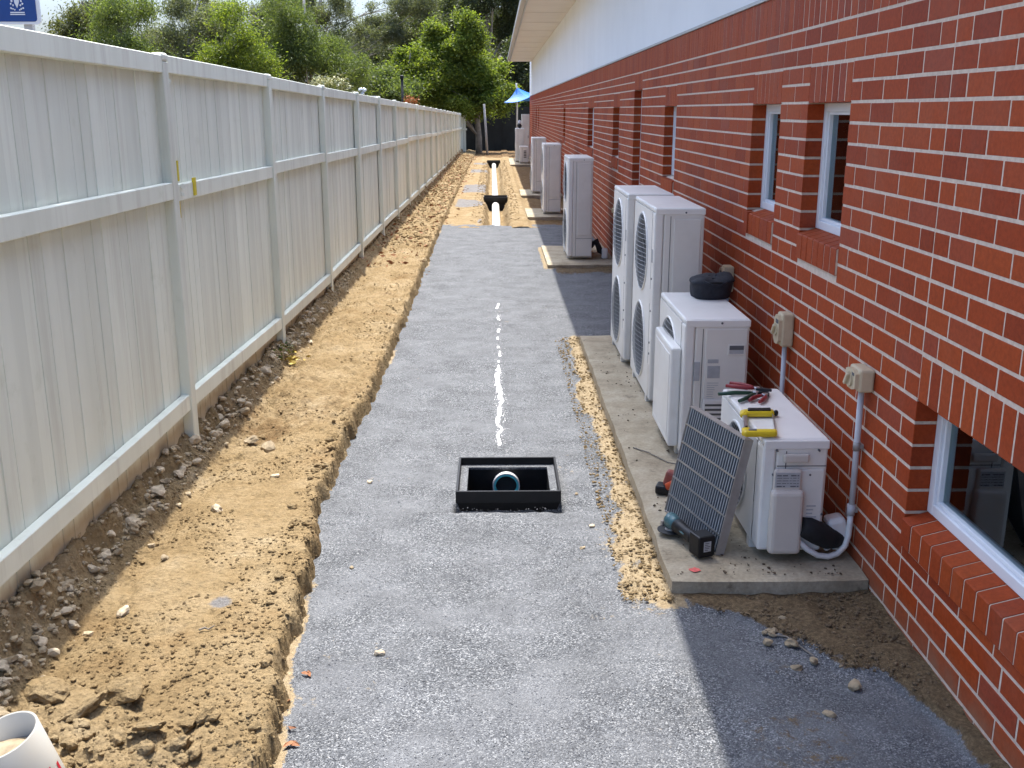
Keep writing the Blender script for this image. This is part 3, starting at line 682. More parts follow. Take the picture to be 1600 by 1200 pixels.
# ------------------------------------------------------------------ air conditioners
def plate_hole(mb, mb2, cy, cz, hy, hz, r, x0, x1, seg=40):
    """plate cell hy x hz (half sizes) with a round hole, facing -x"""
    ci = []; co = []; cb = []
    for k in range(seg):
        a = 2 * math.pi * k / seg; c, s_ = math.cos(a), math.sin(a)
        m = min(hy / abs(c) if abs(c) > 1e-6 else 1e9, hz / abs(s_) if abs(s_) > 1e-6 else 1e9)
        co.append(mb.bm.verts.new((x0, cy + c * m, cz + s_ * m)))
        ci.append(mb.bm.verts.new((x0, cy + c * r, cz + s_ * r))); cb.append((mb2.bm.verts.new((x0 + 0.004, cy + c * r * 0.999, cz + s_ * r * 0.999)), mb2.bm.verts.new((x1, cy + c * r * 0.97, cz + s_ * r * 0.97))))
    for k in range(seg):
        q = (k + 1) % seg
        mb.bm.faces.new((co[k], co[q], ci[q], ci[k])); mb2.bm.faces.new((cb[k][0], cb[q][0], cb[q][1], cb[k][1]))
    for sy in (-1, 1):                                            # corners of the square
        for sz in (-1, 1):
            corner = (x0, cy + sy * hy, cz + sz * hz)
            a = math.atan2(sz * hz, sy * hy)
            best = sorted(range(seg), key=lambda k: abs(math.remainder(2 * math.pi * k / seg - a, 2 * math.pi)))[:2]
            v = mb.bm.verts.new(corner); va, vb = co[best[0]], co[best[1]]
            if (va.co - vb.co).length > 1e-5 and (va.co - v.co).length > 1e-5 and (vb.co - v.co).length > 1e-5:
                try: mb.bm.faces.new((va, vb, v))
                except ValueError: pass
def ac_unit(x, y, z, w, d, h, fans, label, group, detail=2, style='tall'):
    root = thing('air_conditioner', label, 'air conditioner', (x, y, z), (0, 0, 0), group)
    feet = 0.035
    mb = MB(); mb.box((0.055, 0.0, feet), (d, w, h - 0.03), 0.010, 2); mb.build('casing', ACG, root)
    mb = MB(); mb.box((0.0, 0.012, h - 0.030), (d + 0.003, w + 0.003, h), 0.011, 2); mb.box((0.004, -0.004, h - 0.042), (d + 0.004, 0.012, h - 0.004), 0.004); mb.build('lid', ACW, root)
    # front panel: frame with round fan openings
    fr = MB(); z0 = feet + 0.004; z1 = h - 0.032; y0, y1 = -0.002, w
    cz_w = (w - 0.16)
    cells = [(z0 + (z1 - z0) * (i + 0.5) / fans, (z1 - z0) / 2 / fans) for i in range(fans)]
    shr = [MB() for _ in cells]
    for (cz, hz), sh_ in zip(cells, shr): plate_hole(fr, sh_, 0.10 + (w - 0.10) / 2, cz, (w - 0.10) / 2, hz, min(hz, (w - 0.10) / 2) * 0.86, 0.0, 0.054)
    fr.box((0.0, y0, z0), (0.054, 0.10, z1), 0.010, 2); fr.box((0.0005, w - 0.003, z0), (0.054, w, z1)); fr.box((0.0005, 0.10, z1 - 0.004), (0.054, w - 0.003, z1)); fr.box((0.0005, 0.10, z0), (0.054, w - 0.003, z0 + 0.004))
    front = fr.build('front_panel', ACW, root)
    for sh_ in shr: sh_.build('fan_shroud', FIN, front)
    for cz, hz in cells:
        r = min(hz, (w - 0.10) / 2) * 0.86; cyf = 0.10 + (w - 0.10) / 2
        mb = MB(); mb.tube([(0.0535, cyf, cz), (0.0545, cyf, cz)], r * 0.99, 32); cav = mb.build('fan_cavity', DARK, root)
        mb = MB()
        mb.tube([(0.030, cyf, cz), (0.050, cyf, cz)], r * 0.2, 16)
        for b in range(3):
            a0 = b * 2.094 + 0.4; P = []
            for (ra, da, xo) in ((0.2, 0.0, 0.034), (0.9, 0.15, 0.030), (0.95, 1.0, 0.046), (0.2, 0.9, 0.048)):
                P.append((xo, cyf + r * ra * math.cos(a0 + da), cz + r * ra * math.sin(a0 + da)))
            mb.quad(*P)
        mb.build('fan', FIN, cav)
        if detail > 0:
            mb = MB(); st = 0.028 if detail > 1 else 0.06; wr = 0.0011; bow = 0.034
            k = -r + st * 0.5
            while k < r:
                hh = math.sqrt(max(0, r * r - k * k)) * 0.995
                if hh > 0.02:
                    tt = [hh * q for q in (-1, -.75, -.45, 0, .45, .75, 1)]
                    dome = lambda p, q: -0.004 - bow * max(0, 1 - (p * p + q * q) / (r * r))
                    mb.tube([(dome(k, q), cyf + k, cz + q) for q in tt], wr, 4, False); mb.tube([(dome(k, q) - 0.002, cyf + q, cz + k) for q in tt], wr, 4, False)
                k += st
            mb.build('grille', WIRE, front)
            mb = MB(); nseg = 40
            for rr_ in (r * 1.0,):
                mb.tube([(-0.003, cyf + rr_ * math.cos(2 * math.pi * q / nseg), cz + rr_ * math.sin(2 * math.pi * q / nseg)) for q in range(nseg + 1)], 0.006, 6, False)
            mb.build('grille_ring', ACW, front)
    # near side: seams, service panel, screws
    mb = MB(); mb.box((0.094, -0.0012, feet + 0.01), (0.0975, 0.0005, h - 0.05)); mb.build('seam', SEAM, root)
    if style == 'tall':
        mb = MB(); mb.box((0.115, -0.006, 0.30), (d - 0.02, 0.001, h - 0.065), 0.004); mb.build('service_panel', ACG, root)
        mb = MB(); mb.box((0.102, -0.0045, feet + 0.004), (d - 0.004, 0.001, 0.255), 0.003); lp = mb.build('lower_panel', ACG, root)
        mb = MB(); mb.box((0.102, -0.0012, 0.262), (d - 0.004, 0.0005, 0.266)); mb.build('seam', SEAM, root)
        mb = MB(); mb.tube([(d * 0.62, -0.007, h - 0.028), (d * 0.62, -0.003, h - 0.028)], 0.006, 8); mb.build('screw', INK, root)
    for yy in (0.12, w - 0.16):
        mb = MB(); mb.box((0.0, yy, 0.0), (d + 0.01, yy + 0.05, feet + 0.002)); mb.build('foot', ACG, root)
    return root, front
GA = 'air conditioners standing on concrete pads along the wall'
zp = 0.080
A, Af = ac_unit(1.072, 3.905, zp, 0.78, 0.265, 0.520, 1, 'smallest near white air conditioner with the hacksaw and pliers on top', GA, 2, 'small')
B, Bf = ac_unit(0.965, 5.135, zp, 0.81, 0.335, 0.765, 1, 'mid height white air conditioner with black pouch on top and square hood in front', GA, 2, 'mid')
C, Cf = ac_unit(0.950, 6.17, zp, 0.90, 0.300, 1.235, 2, 'tall twin fan air conditioner right behind the mid height one, nearer of the pair', GA, 2)
D, Df = ac_unit(0.920, 7.24, zp, 0.85, 0.320, 1.235, 2, 'tall twin fan air conditioner, farther of the pair on the long pad', GA, 2)
E_, Ef = ac_unit(0.893, 12.82, 0.066, 0.95, 0.300, 1.250, 2, 'tall air conditioner alone on the short pad, in front of the gravel end', GA, 1)
F_, Ff = ac_unit(0.852, 18.72, 0.06, 0.95, 0.310, 1.235, 2, 'tall air conditioner on the first pad past the gravel end', GA, 1)
G_, Gf = ac_unit(0.812, 23.6, 0.055, 0.95, 0.310, 1.225, 2, 'tall air conditioner on the second pad past the gravel end', GA, 1)
H_, Hf = ac_unit(0.722, 39.15, 0.005, 0.95, 0.33, 1.22, 2, 'farthest tall air conditioner, by the far corner of the building', GA, 0)
I_, If = ac_unit(0.860, 38.15, 0.005, 0.80, 0.30, 0.60, 1, 'small far air conditioner in front of the farthest tall one', GA, 0, 'small')
mb = MB()
for k in range(5): mb.box((0.14, -0.006, 0.20 + k * 0.055), (0.24, 0.001, 0.235 + k * 0.055))
mb.build('vent', SEAM, I_)
# unit A: valve cover, handle, labels, rating plate, screws
mb = MB(); mb.box((0.085, -0.010, 0.10), (0.255, 0.001, 0.395), 0.006, 2); mb.build('service_panel', ACG, A)
vc = MB(); vc.box((0.035, -0.050, 0.036), (0.170, 0.0, 0.315), 0.020, 3); vc.box((0.045, -0.028, 0.30), (0.160, 0.0, 0.400), 0.012, 2); v = vc.build('valve_cover', ACC, A)
mb = MB(); mb.box((0.050, -0.0295, 0.325), (0.150, -0.0275, 0.388)); st_ = mb.build('rating_label', STICK, A)
mb = MB()
rr = random.Random(5)
for k in range(5):
    yq = 0.0
    xq = 0.056
    while xq < 0.142:
        ln = rr.uniform(0.006, 0.026); hgt = 0.0045 if k in (0, 4) else 0.0022
        mb.box((xq, -0.0302, 0.378 - k * 0.0115 - hgt), (min(xq + ln, 0.145), -0.0296, 0.378 - k * 0.0115)); xq += ln + 0.004
        if k in (0, 4) and 0.09 < xq < 0.11: xq = 0.112
tag(mb.build('label_print', INK, A), kind='stuff')
mb = MB(); mb.box((0.080, -0.022, 0.425), (0.185, 0.0, 0.462), 0.008, 2); mb.build('handle', ACC, A)
mb = MB(); mb.box((0.06, -0.0012, 0.405), (0.26, 0.0005, 0.4085)); mb.box((0.240, -0.0012, 0.10), (0.2425, 0.0005, 0.38)); mb.build('seam', SEAM, A)
mb = MB()
for (sx, sz) in ((0.055, 0.475), (0.225, 0.475), (0.045, 0.372), (0.195, 0.372), (0.255, 0.20)): mb.tube([(sx, -0.013, sz), (sx, -0.001, sz)], 0.0045, 8)
mb.build('screw', INK, A)
mb = MB()
for k in range(6): mb.box((0.190, -0.0125, 0.235 - k * 0.016), (0.190 + rr.uniform(0.025, 0.045), -0.0102, 0.240 - k * 0.016))
tag(mb.build('label_print', STICK, A), kind='stuff')
# unit B: hood in front, recessed handle, labels, louvre
mb = MB(); mb.box((-0.055, 0.06, 0.06), (0.0, 0.62, 0.60), 0.012, 2); hd = mb.build('air_hood', ACW, B)
mb = MB(); mb.box((-0.0575, 0.10, 0.10), (-0.054, 0.58, 0.56), 0.004); mb.build('hood_panel', ACW, hd)
mb = MB(); mb.box((0.110, -0.005, 0.04), (0.325, 0.001, 0.715), 0.003); mb.build('service_panel', ACG, B)
mb = MB(); mb.box((0.225, -0.009, 0.575), (0.315, -0.004, 0.635), 0.004); hh_ = mb.build('handle', ACG, B)
mb = MB(); mb.box((0.233, -0.0098, 0.585), (0.307, -0.0085, 0.628)); mb.build('handle_recess', STICK, hh_)
mb = MB(); mb.box((0.233, -0.0106, 0.606), (0.307, -0.0099, 0.628)); mb.build('handle_gap', INK, hh_)
for (xa, za, xb, zb_, mt) in ((0.125, 0.535, 0.180, 0.555, STICK), (0.125, 0.455, 0.190, 0.520, STICK)):
    mb = MB(); mb.box((xa, -0.0075, za), (xb, -0.0052, zb_)); mb.build('sticker', mt, B)
mb = MB()
for k in range(9): mb.box((0.129, -0.0088, 0.508 - k * 0.0055 - 0.0022), (0.129 + rr.uniform(0.02, 0.055), -0.0078, 0.508 - k * 0.0055))
for k in range(14): mb.box((0.127, -0.0072, 0.43 - k * 0.012 - 0.0025), (0.127 + rr.uniform(0.03, 0.06), -0.0053, 0.43 - k * 0.012))
tag(mb.build('label_print', STICK, B), kind='stuff')
mb = MB(); mb.box((0.105, -0.012, 0.135), (0.225, 0.0, 0.345), 0.010, 2); lv = mb.build('louvre', ACW, B)
mb = MB()
for k in range(7): mb.box((0.120, -0.0135, 0.155 + k * 0.025), (0.212, -0.0115, 0.166 + k * 0.025))
mb.build('louvre_slot', SEAM, lv)
mb = MB(); mb.box((0.055, -0.0065, 0.44), (0.085, 0.0, 0.54)); mb.build('sticker', STICK, B)
mb = MB(); mb.tube([(0.19, -0.007, h_ := 0.745), (0.19, -0.003, 0.745)], 0.006, 8); mb.build('screw', INK, B)
for rt, hh in ((C, 1.235), (D, 1.235)):
    mb = MB()
    for zz in (0.33, 0.40, 0.60, 0.80): mb.tube([(-0.004, 0.05, zz), (0.002, 0.05, zz)], 0.007, 8)
    mb.build('screw', INK, rt)
    mb = MB(); mb.box((-0.002, 0.03, 0.06), (0.0015, 0.085, 0.26), 0.0005); mb.build('sticker', ACG, rt); mb = MB(); mb.box((-0.0025, 0.03, 0.90), (0.0, 0.075, 0.98)); mb.build('sticker', STICK, rt)
# tall grey cabinet by the far corner
cb = thing('meter_cabinet', 'tall grey cabinet at the far corner of the brick wall', 'cabinet', (1.02, 42.0, -0.1))
mb = MB(); mb.box((0, 0, 0), (0.32, 0.7, 1.82), 0.01); mb.build('body', ACG, cb)
mb = MB(); mb.box((0.03, -0.01, 0.1), (0.29, 0.001, 1.75), 0.004); dr = mb.build('door', ACG, cb)
mb = MB(); mb.box((0.25, -0.025, 0.9), (0.265, -0.009, 1.0)); mb.build('handle', DARK, dr)
hb = thing('helmet_bag', 'small black and white bag on the farthest tall air conditioner', 'bag', (0.88, 39.5, 1.225))
MB().lump((0, 0, 0.09), (0.09, 0.12, 0.09), 4, 2, 0.15).build('body', BLK, hb); MB().lump((0.0, 0, 0.22), (0.06, 0.08, 0.08), 5, 2, 0.15).build('cap', WHT, hb)

# ------------------------------------------------------------------ isolator switches with conduit
def isolator(y, z, w, h, label, zfloor, bend=None):
    rt = thing('isolator_switch', label, 'switch', (WX, y, z), (0, 0, 0), 'beige isolator switches on the brick wall')
    mb = MB(); mb.box((-0.062, -w / 2, -h / 2), (-0.001, w / 2, h / 2), 0.010, 2); body = mb.build('housing', BEIGE, rt)
    prof = [(-0.5, -0.36), (-0.5, 0.36), (-0.2, 0.5), (0.2, 0.5), (0.5, 0.36), (0.5, -0.36), (0.2, -0.5), (-0.2, -0.5)]
    M = Matrix(((0, 0, 1, 0), (1, 0, 0, 0), (0, 1, 0, 0), (0, 0, 0, 1)))
    mb = MB(); mb.prism([(a * w * 0.9, b * h * 0.88) for a, b in prof], -0.078, -0.060, M); mb.build('face_plate', BEIGE, body)
    mb = MB(); mb.prism([(0.032 * math.cos(a), 0.032 * math.sin(a)) for a in np.linspace(0, 2 * math.pi, 20, endpoint=False)], -0.086, -0.077, M); mb.box((-0.100, -0.008, -0.03), (-0.085, 0.008, 0.03), 0.003, 1, Matrix.Rotation(0.6, 4, 'X')); mb.build('dial', BEIGE, body)
    mb = MB(); mb.box((-0.0795, -w * 0.35, h * 0.20), (-0.0785, w * 0.1, h * 0.32)); mb.build('marking', INK, body)
    if zfloor is not None:
        zz = zfloor - z
        mb = MB(); mb.tube([(-0.028, 0, -h / 2 - 0.001), (-0.026, 0, (zz - h / 2) * 0.5), (-0.024, 0, zz)], 0.0125, 12); cd = mb.build('conduit', CONDUIT, rt)
        for fz in (0.45, 0.97):
            mb = MB(); zc_ = -h / 2 + (zz + h / 2) * fz; mb.tube([(-0.026, 0, zc_ - 0.018), (-0.026, 0, zc_ + 0.018)], 0.0155, 12); mb.box((-0.03, -0.012, zc_ - 0.008), (-0.002, 0.03, zc_ + 0.008)); mb.build('clip', STEELD, cd)
    return rt
isolator(3.915, 0.852, 0.125, 0.092, 'nearest beige isolator switch, the wide one above the looped white conduit', 0.275)
isolator(5.02, 0.818, 0.10, 0.165, 'tall beige isolator switch between the two nearest air conditioners', 0.10)
isolator(6.36, 0.86, 0.10, 0.16, 'beige isolator switch half hidden behind the black pouch', 0.10)
isolator(12.35, 0.72, 0.12, 0.15, 'far beige isolator switch beside the lone tall air conditioner', 0.12)
# looped conduit, lagged pipe and sleeve at unit A
lc = thing('looped_conduit', 'white flexible conduit looping from the wall into the smallest air conditioner', 'conduit', (1.45, 3.915, 0.08))
P = [(0.004, 0, .195), (0.004, 0, .15), (0.001, -.005, .10), (-.015, -.015, .055), (-.045, -.022, .026), (-.085, -.028, .016), (-.13, -.032, .024), (-.175, -.034, .052), (-.21, -.032, .085), (-.235, -.02, .115)]
mb = MB(); mb.tube(P, 0.0125, 12); mb.build('hose', PVC, lc)
mb = MB(); mb.tube([(0.004, 0, 0.19), (0.004, 0, 0.235)], 0.017, 12); mb.build('gland', CONDUIT, lc)
lp_ = thing('lagged_pipe', 'black lagged pipe between the smallest air conditioner and its wall sleeve', 'pipe', (1.24, 3.93, 0.08))
mb = MB(); mb.tube([(0.0, -0.05, 0.155), (0.03, -0.045, 0.145), (0.08, -0.03, 0.115), (0.13, -0.008, 0.085), (0.185, 0.015, 0.072)], [0.038, 0.046, 0.050, 0.048, 0.040], 16); mb.build('lagging', FOAM, lp_)
ws = thing('wall_sleeve', 'off white pipe sleeve cover at the foot of the brick wall', 'pipe cover', (1.395, 3.945, 0.085))
mb = MB(); mb.box((0.0, -0.035, 0.02), (0.078, 0.05, 0.16), 0.018, 2, Matrix.Rotation(-0.22, 4, 'Y')); mb.build('cover', PVC, ws)
mb = MB(); mb.box((-0.02, -0.04, 0.035), (0.012, 0.055, 0.115), 0.010, 2, Matrix.Rotation(-0.5, 4, 'Y')); mb.build('collar', PVC, ws)
# same fittings at unit E, simpler
lp2 = thing('lagged_pipe', 'black lagged pipe with white cover behind the lone tall air conditioner', 'pipe', (1.19, 12.95, 0.06))
mb = MB(); mb.tube([(0.0, 0, 0.16), (0.07, 0, 0.22), (0.12, 0.02, 0.10), (0.20, 0.04, 0.06)], 0.04, 10); mb.build('lagging', FOAM, lp2)
mb = MB(); mb.box((0.14, -0.04, 0.0), (0.22, 0.05, 0.13), 0.02, 2); mb.build('cover', PVC, lp2)

# ------------------------------------------------------------------ leaning grate
A0 = Vector((0.787, 4.437, 0.082)); B0 = Vector((0.9216, 3.939, 0.082))
eu = (A0 - B0).normalized(); nrm_h = Vector((-eu.y, eu.x, 0)); nrm_h = nrm_h if nrm_h.x > 0 else -nrm_h
th = R(78); ev = nrm_h * math.cos(th) + Vector((0, 0, 1)) * math.sin(th); en = ev.cross(eu); en = en if en.x > 0 else -en   # en: into the depth, away from the path
gw = (A0 - B0).length; gh = 0.51; gd = 0.040
Mg = Matrix(((eu.x, ev.x, en.x, 0), (eu.y, ev.y, en.y, 0), (eu.z, ev.z, en.z, 0), (0, 0, 0, 1)))
gr = thing('steel_grate', 'galvanised steel drain grate leaning against the smallest air conditioner', 'grate', B0 - Vector((0.012, 0, 0)))
mb = MB()
for lo_, hi_ in (((0, 0, 0), (gw, 0.005, gd)), ((0, gh - 0.005, 0), (gw, gh, gd)), ((0.0, 0.0052, 0), (0.004, gh - 0.0052, gd)), ((gw - 0.004, 0.0052, 0), (gw, gh - 0.0052, gd))): mb.box(lo_, hi_, 0, 1, Mg)
mb.build('frame', STEELD, gr)
nb = 25
for k in range(1, nb):
    u = gw * k / nb; mb = MB(); mb.box((u - 0.0022, 0.0055, 0.0035), (u + 0.0022, gh - 0.0055, gd - 0.002), 0, 1, Mg); bar = mb.build('bar', STEEL, gr); mb = MB(); mb.box((u - 0.0022, 0.0055, 0.001), (u + 0.0022, gh - 0.0055, 0.0034), 0, 1, Mg); mb.build('lit_edge', STEELE, bar)  # front strip painted lighter, bar darker, for lit edges and shaded sides
for k in range(1, 6):
    v_ = gh * k / 6; mb = MB(); mb.box((0.0045, v_ - 0.003, -0.0015), (gw - 0.0045, v_ + 0.003, 0.0075), 0, 1, Mg); mb.build('cross_rod', BRIGHT, gr)

# ------------------------------------------------------------------ tools
zt_ = zp + 0.520
# hacksaw
hs = thing('hacksaw', 'yellow junior hacksaw lying on the smallest air conditioner', 'hacksaw', (1.095, 4.08, zt_ + 0.004), (0, 0, 0.0))
Mh = Matrix(((1, 0.215, 0, 0), (0, 1, 0, 0), (0, 0, 1, 0), (0, 0, 0, 1)))
mb = MB(); mb.box((-0.070, 0.115, 0), (0.070, 0.165, 0.026), 0.010, 2, Mh); mb.box((-0.078, 0.100, 0.002), (-0.045, 0.165, 0.022), 0.008, 2, Mh); hnd = mb.build('handle', YEL, hs)
mb = MB(); mb.box((-0.045, 0.125, 0.024), (0.055, 0.160, 0.032), 0.003, 1, Mh); mb.build('grip', BLK, hnd)
mb = MB(); mb.box((0.068, 0.125, 0.002), (0.088, 0.155, 0.024), 0.006, 1, Mh); mb.build('end_cap', BLK, hnd)
mb = MB(); mb.box((-0.068, -0.165, 0), (0.070, -0.118, 0.026), 0.011, 2, Mh); mb.box((-0.075, -0.15, 0.001), (-0.04, -0.085, 0.022), 0.007, 2, Mh); fa = mb.build('front_arm', YEL, hs)
mb = MB(); mb.box((-0.048, -0.150, 0.025), (-0.015, -0.132, 0.028), 0, 1, Mh); mb.build('slot', INK, fa)
mb = MB(); mb.box((-0.068, -0.09, 0.004), (-0.046, 0.103, 0.016), 0.003, 1, Mh); mb.build('back_bar', BRIGHT, hs)
mb = MB(); mb.box((-0.06, -0.092, 0.016), (-0.05, -0.075, 0.024), 0, 1, Mh); mb.build('knob', BLK, hs)
mb = MB(); mb.box((0.060, -0.125, 0.004), (0.064, 0.118, 0.018), 0, 1, Mh); mb.build('blade', BRIGHT, hs)
def pliers(label, loc, rot, grip, L_=0.15, spread=0.22, jaw=0.05):
    rt = thing('pliers', label, 'pliers', loc, (0, 0, rot), 'pliers on the smallest air conditioner')
    for s_ in (-1, 1):
        pts = [(-0.01, s_ * 0.006, 0.010), (-0.04, s_ * 0.018, 0.011), (-0.09, s_ * (0.018 + spread * 0.05), 0.012), (-L_, s_ * (0.014 + spread * 0.1), 0.011)]
        mb = MB(); mb.tube(pts, [0.006, 0.009, 0.0105, 0.008], 10); mb.build('handle', grip, rt)
        mb = MB(); mb.prism([(0.0, s_ * 0.002), (0.0, s_ * 0.016), (0.02, s_ * 0.014), (jaw, s_ * 0.005), (jaw, s_ * 0.0015)], 0.004, 0.015); mb.build('jaw', DARK, rt)
    mb = MB(); mb.tube([(0.0, 0, 0.002), (0.0, 0, 0.018)], 0.014, 14); mb.build('pivot', BRIGHT, rt)
    return rt
pliers('dark red handled pliers farthest back on the smallest air conditioner', (1.215, 4.605, zt_ + 0.012), -0.55, REDP, 0.14, 0.15, 0.07)
pliers('dark green handled pliers beside the hacksaw', (1.20, 4.565, zt_ + 0.002), 0.52, GRNP, 0.165, 0.55, 0.08)
pliers('short red handled pliers nearest the hacksaw', (1.232, 4.52, zt_ + 0.003), 0.95, REDP, 0.125, 0.1, 0.04)
# black pouch on B
pc = thing('black_pouch', 'black fabric tool pouch on the mid height air conditioner', 'pouch', (1.222, 5.78, zp + 0.765 + 0.002))
mb = MB(); n = 22; rings = []
for zi, (zz, s_) in enumerate(((0.0, 0.90), (0.01, 0.97), (0.05, 1.0), (0.085, 1.03), (0.10, 1.10), (0.110, 1.03), (0.122, 0.72), (0.118, 0.3))):
    ring = []
    for k in range(n):
        a = 2 * math.pi * k / n; ex = 0.112 * s_; ey = 0.105 * s_; ca, sa = math.cos(a), math.sin(a)
        sq = (abs(ca) ** 3 + abs(sa) ** 3) ** (-1 / 3)
        wob = 1 + 0.045 * math.sin(3 * a + zi * .5 + .6) + 0.03 * math.sin(7 * a + zi * 1.3)
        ring.append(mb.bm.verts.new((ca * sq * ex * wob, sa * sq * ey * wob, zz + (0.005 * math.sin(2 * a + 1) + 0.004 * math.sin(5 * a) if zi > 2 else 0) + (0.005 * math.cos(3 * a) if zi > 4 else 0) + (0.10 * ca * ex + 0.08 * sa * ey if zi > 2 else 0))))
    rings.append(ring)
for a_, b_ in zip(rings, rings[1:]):
    for k in range(n): f = mb.bm.faces.new((a_[k], a_[(k + 1) % n], b_[(k + 1) % n], b_[k])); f.smooth = True
mb.bm.faces.new(rings[0][::-1]); mb.bm.faces.new(rings[-1]); mb.build('body', FABRIC, pc)
mb = MB(); mb.tube([(-0.06, -0.100, 0.105), (-0.02, -0.115, 0.088), (0.03, -0.112, 0.080), (0.07, -0.100, 0.10)], 0.006, 8); mb.build('strap', FABRIC, pc)
mb = MB(); mb.tube([(0.118 * math.cos(q) * 1.0, 0.111 * math.sin(q), 0.094 + 0.005 * math.sin(3 * q)) for q in np.linspace(0, 2 * math.pi, 28)], 0.0045, 6, False); mb.build('zip', BLK, pc)
# cordless grinder
gp0 = Vector((0.765, 4.165, 0.088)); gp1 = Vector((0.862, 3.905, 0.088)); gdv = (gp1 - gp0); ang = math.atan2(gdv.y, gdv.x)
gd_ = thing('angle_grinder', 'teal cordless angle grinder with black battery lying below the grate', 'angle grinder', gp0, (0, 0, ang))
mb = MB(); mb.tube([(-0.012, 0, 0.008), (-0.012, 0, 0.011)], 0.058, 32); mb.build('disc', DARK, gd_)
mb = MB(); mb.tube([(-0.012, 0, 0.0115), (-0.012, 0, 0.0135)], 0.025, 20); mb.build('flange', BRIGHT, gd_)
mb = MB()
arc = [(0.064 * math.cos(a), 0.064 * math.sin(a)) for a in np.linspace(0.6, 2 * math.pi - 0.6 - 2.3, 16)]; arc2 = [(0.052 * math.cos(a), 0.052 * math.sin(a)) for a in np.linspace(2 * math.pi - 0.6 - 2.3, 0.6, 16)]
mb.prism([(x - 0.012, y) for x, y in arc + arc2], 0.006, 0.030); mb.build('guard', STEELD, gd_)
mb = MB(); mb.tube([(-0.02, 0, 0.026), (-0.01, 0, 0.052), (0.002, 0, 0.072), (0.004, 0, 0.080)], [0.026, 0.034, 0.030, 0.014], 16); mb.tube([(-0.005, 0, 0.052), (0.045, 0, 0.050)], [0.033, 0.029], 16); mb.build('gear_head', TEAL, gd_)
mb = MB(); mb.tube([(0.045, 0, 0.050), (0.075, 0, 0.049), (0.12, 0, 0.048), (0.17, 0, 0.047), (0.205, 0, 0.047)], [0.032, 0.029, 0.025, 0.028, 0.034], 16); gb = mb.build('body', BLK, gd_)
mb = MB(); mb.box((0.07, -0.026, 0.044), (0.14, -0.021, 0.056), 0.003); mb.build('side_stripe', TEAL, gb)
mb = MB(); mb.box((0.205, -0.040, 0.002), (0.285, 0.040, 0.095), 0.008, 2); bt = mb.build('battery', BLK, gd_)
mb = MB(); mb.box((0.2852, -0.016, 0.028), (0.2865, 0.018, 0.072)); lb = mb.build('battery_label', STICK, bt)
mb = MB()
for k in range(5): mb.box((0.2866, -0.012, 0.034 + k * 0.0075), (0.2872, 0.004 + 0.01 * ((k * 7) % 3) / 2, 0.037 + k * 0.0075))
tag(mb.build('label_print', INK, lb), kind='stuff')
# orange tool behind the grate
ot = thing('cordless_drill', 'red and orange power tool lying half behind the grate', 'power tool', (0.815, 4.66, 0.082), (0, 0, -0.35))
mb = MB(); mb.box((-0.045, -0.035, 0.0), (0.06, 0.04, 0.045), 0.010, 2); mb.build('battery', BLK, ot)
mb = MB(); mb.box((-0.025, -0.028, 0.042), (0.07, 0.03, 0.12), 0.014, 2, Matrix.Rotation(0.25, 4, 'Y')); mb.build('handle', plain('red_tool_plastic', (0.25, 0.065, 0.05), 0.5), ot)
mb = MB(); mb.tube([(0.015, -0.045, 0.05), (0.06, -0.05, 0.075), (0.11, -0.045, 0.09)], [0.018, 0.022, 0.02], 12); mb.build('motor', ORNG, ot)

# ------------------------------------------------------------------ drain pits and pipes
def pit(label, cx0, y0, zr, group, w=0.517, dpt=0.515):
    rt = thing('drain_pit', label, 'drain pit', (cx0, y0, zr), (0, 0, 0), group)
    t = 0.012; rh = 0.062; hx0, hx1, hy0, hy1 = 0.052, w - 0.048, 0.05, dpt - 0.055
    mb = MB()
    mb.box((0, 0, -rh), (w, t, 0), 0.002); mb.box((0, dpt - t, -rh), (w, dpt, 0), 0.002); mb.box((0, t, -rh), (t, dpt - t, 0), 0.002); mb.box((w - t, t, -rh), (w, dpt - t, 0), 0.002)
    mb.build('rim', BLK, rt)
    mb = MB(); zl = -0.040
    mb.box((t, t, zl - 0.012), (w - t, hy0, zl)); mb.box((t, hy1, zl - 0.012), (w - t, dpt - t, zl)); mb.box((t, hy0, zl - 0.012), (hx0, hy1, zl)); mb.box((hx1, hy0, zl - 0.012), (w - t, hy1, zl))
    mb.build('ledge', GRAVEL, rt)
    mb = MB()
    b = 0.05; bz = -0.42
    top = [(0.006, 0.006), (w - 0.006, 0.006), (w - 0.006, dpt - 0.006), (0.006, dpt - 0.006)]; mid = [(hx0 - 0.012, hy0 - 0.012), (hx1 + 0.012, hy0 - 0.012), (hx1 + 0.012, hy1 + 0.012), (hx0 - 0.012, hy1 + 0.012)]
    ins = [(hx0, hy0), (hx1, hy0), (hx1, hy1), (hx0, hy1)]
    def ring(p, z): return [mb.bm.verts.new((x, y, z)) for x, y in p]
    rs = [ring(top, -rh + 0.001), ring(mid, -rh - 0.10), ring(mid, bz), ]
    for a_, b_ in zip(rs, rs[1:]):
        for k in range(4): mb.bm.faces.new((a_[k], a_[(k + 1) % 4], b_[(k + 1) % 4], b_[k]))
    i0 = ring(ins, zl - 0.013); i1 = ring(ins, bz + 0.01)
    for k in range(4): mb.bm.faces.new((i0[k], i1[k], i1[(k + 1) % 4], i0[(k + 1) % 4]))
    mb.bm.faces.new(i1); mb.bm.faces.new(rs[-1][::-1])
    mb.build('box', BLK, rt)
    return rt
GP = 'black drain pits along the pipe line'
pit('nearest black drain pit set in the gravel with a pipe end inside', PIT[0], PIT[2], 0.080, GP)
pit('middle black drain pit standing in the sandy trench', -0.275, 22.3, 0.075, GP)
pit('farthest black drain pit at the end of the trench', -0.36, 40.6, -0.02, GP)
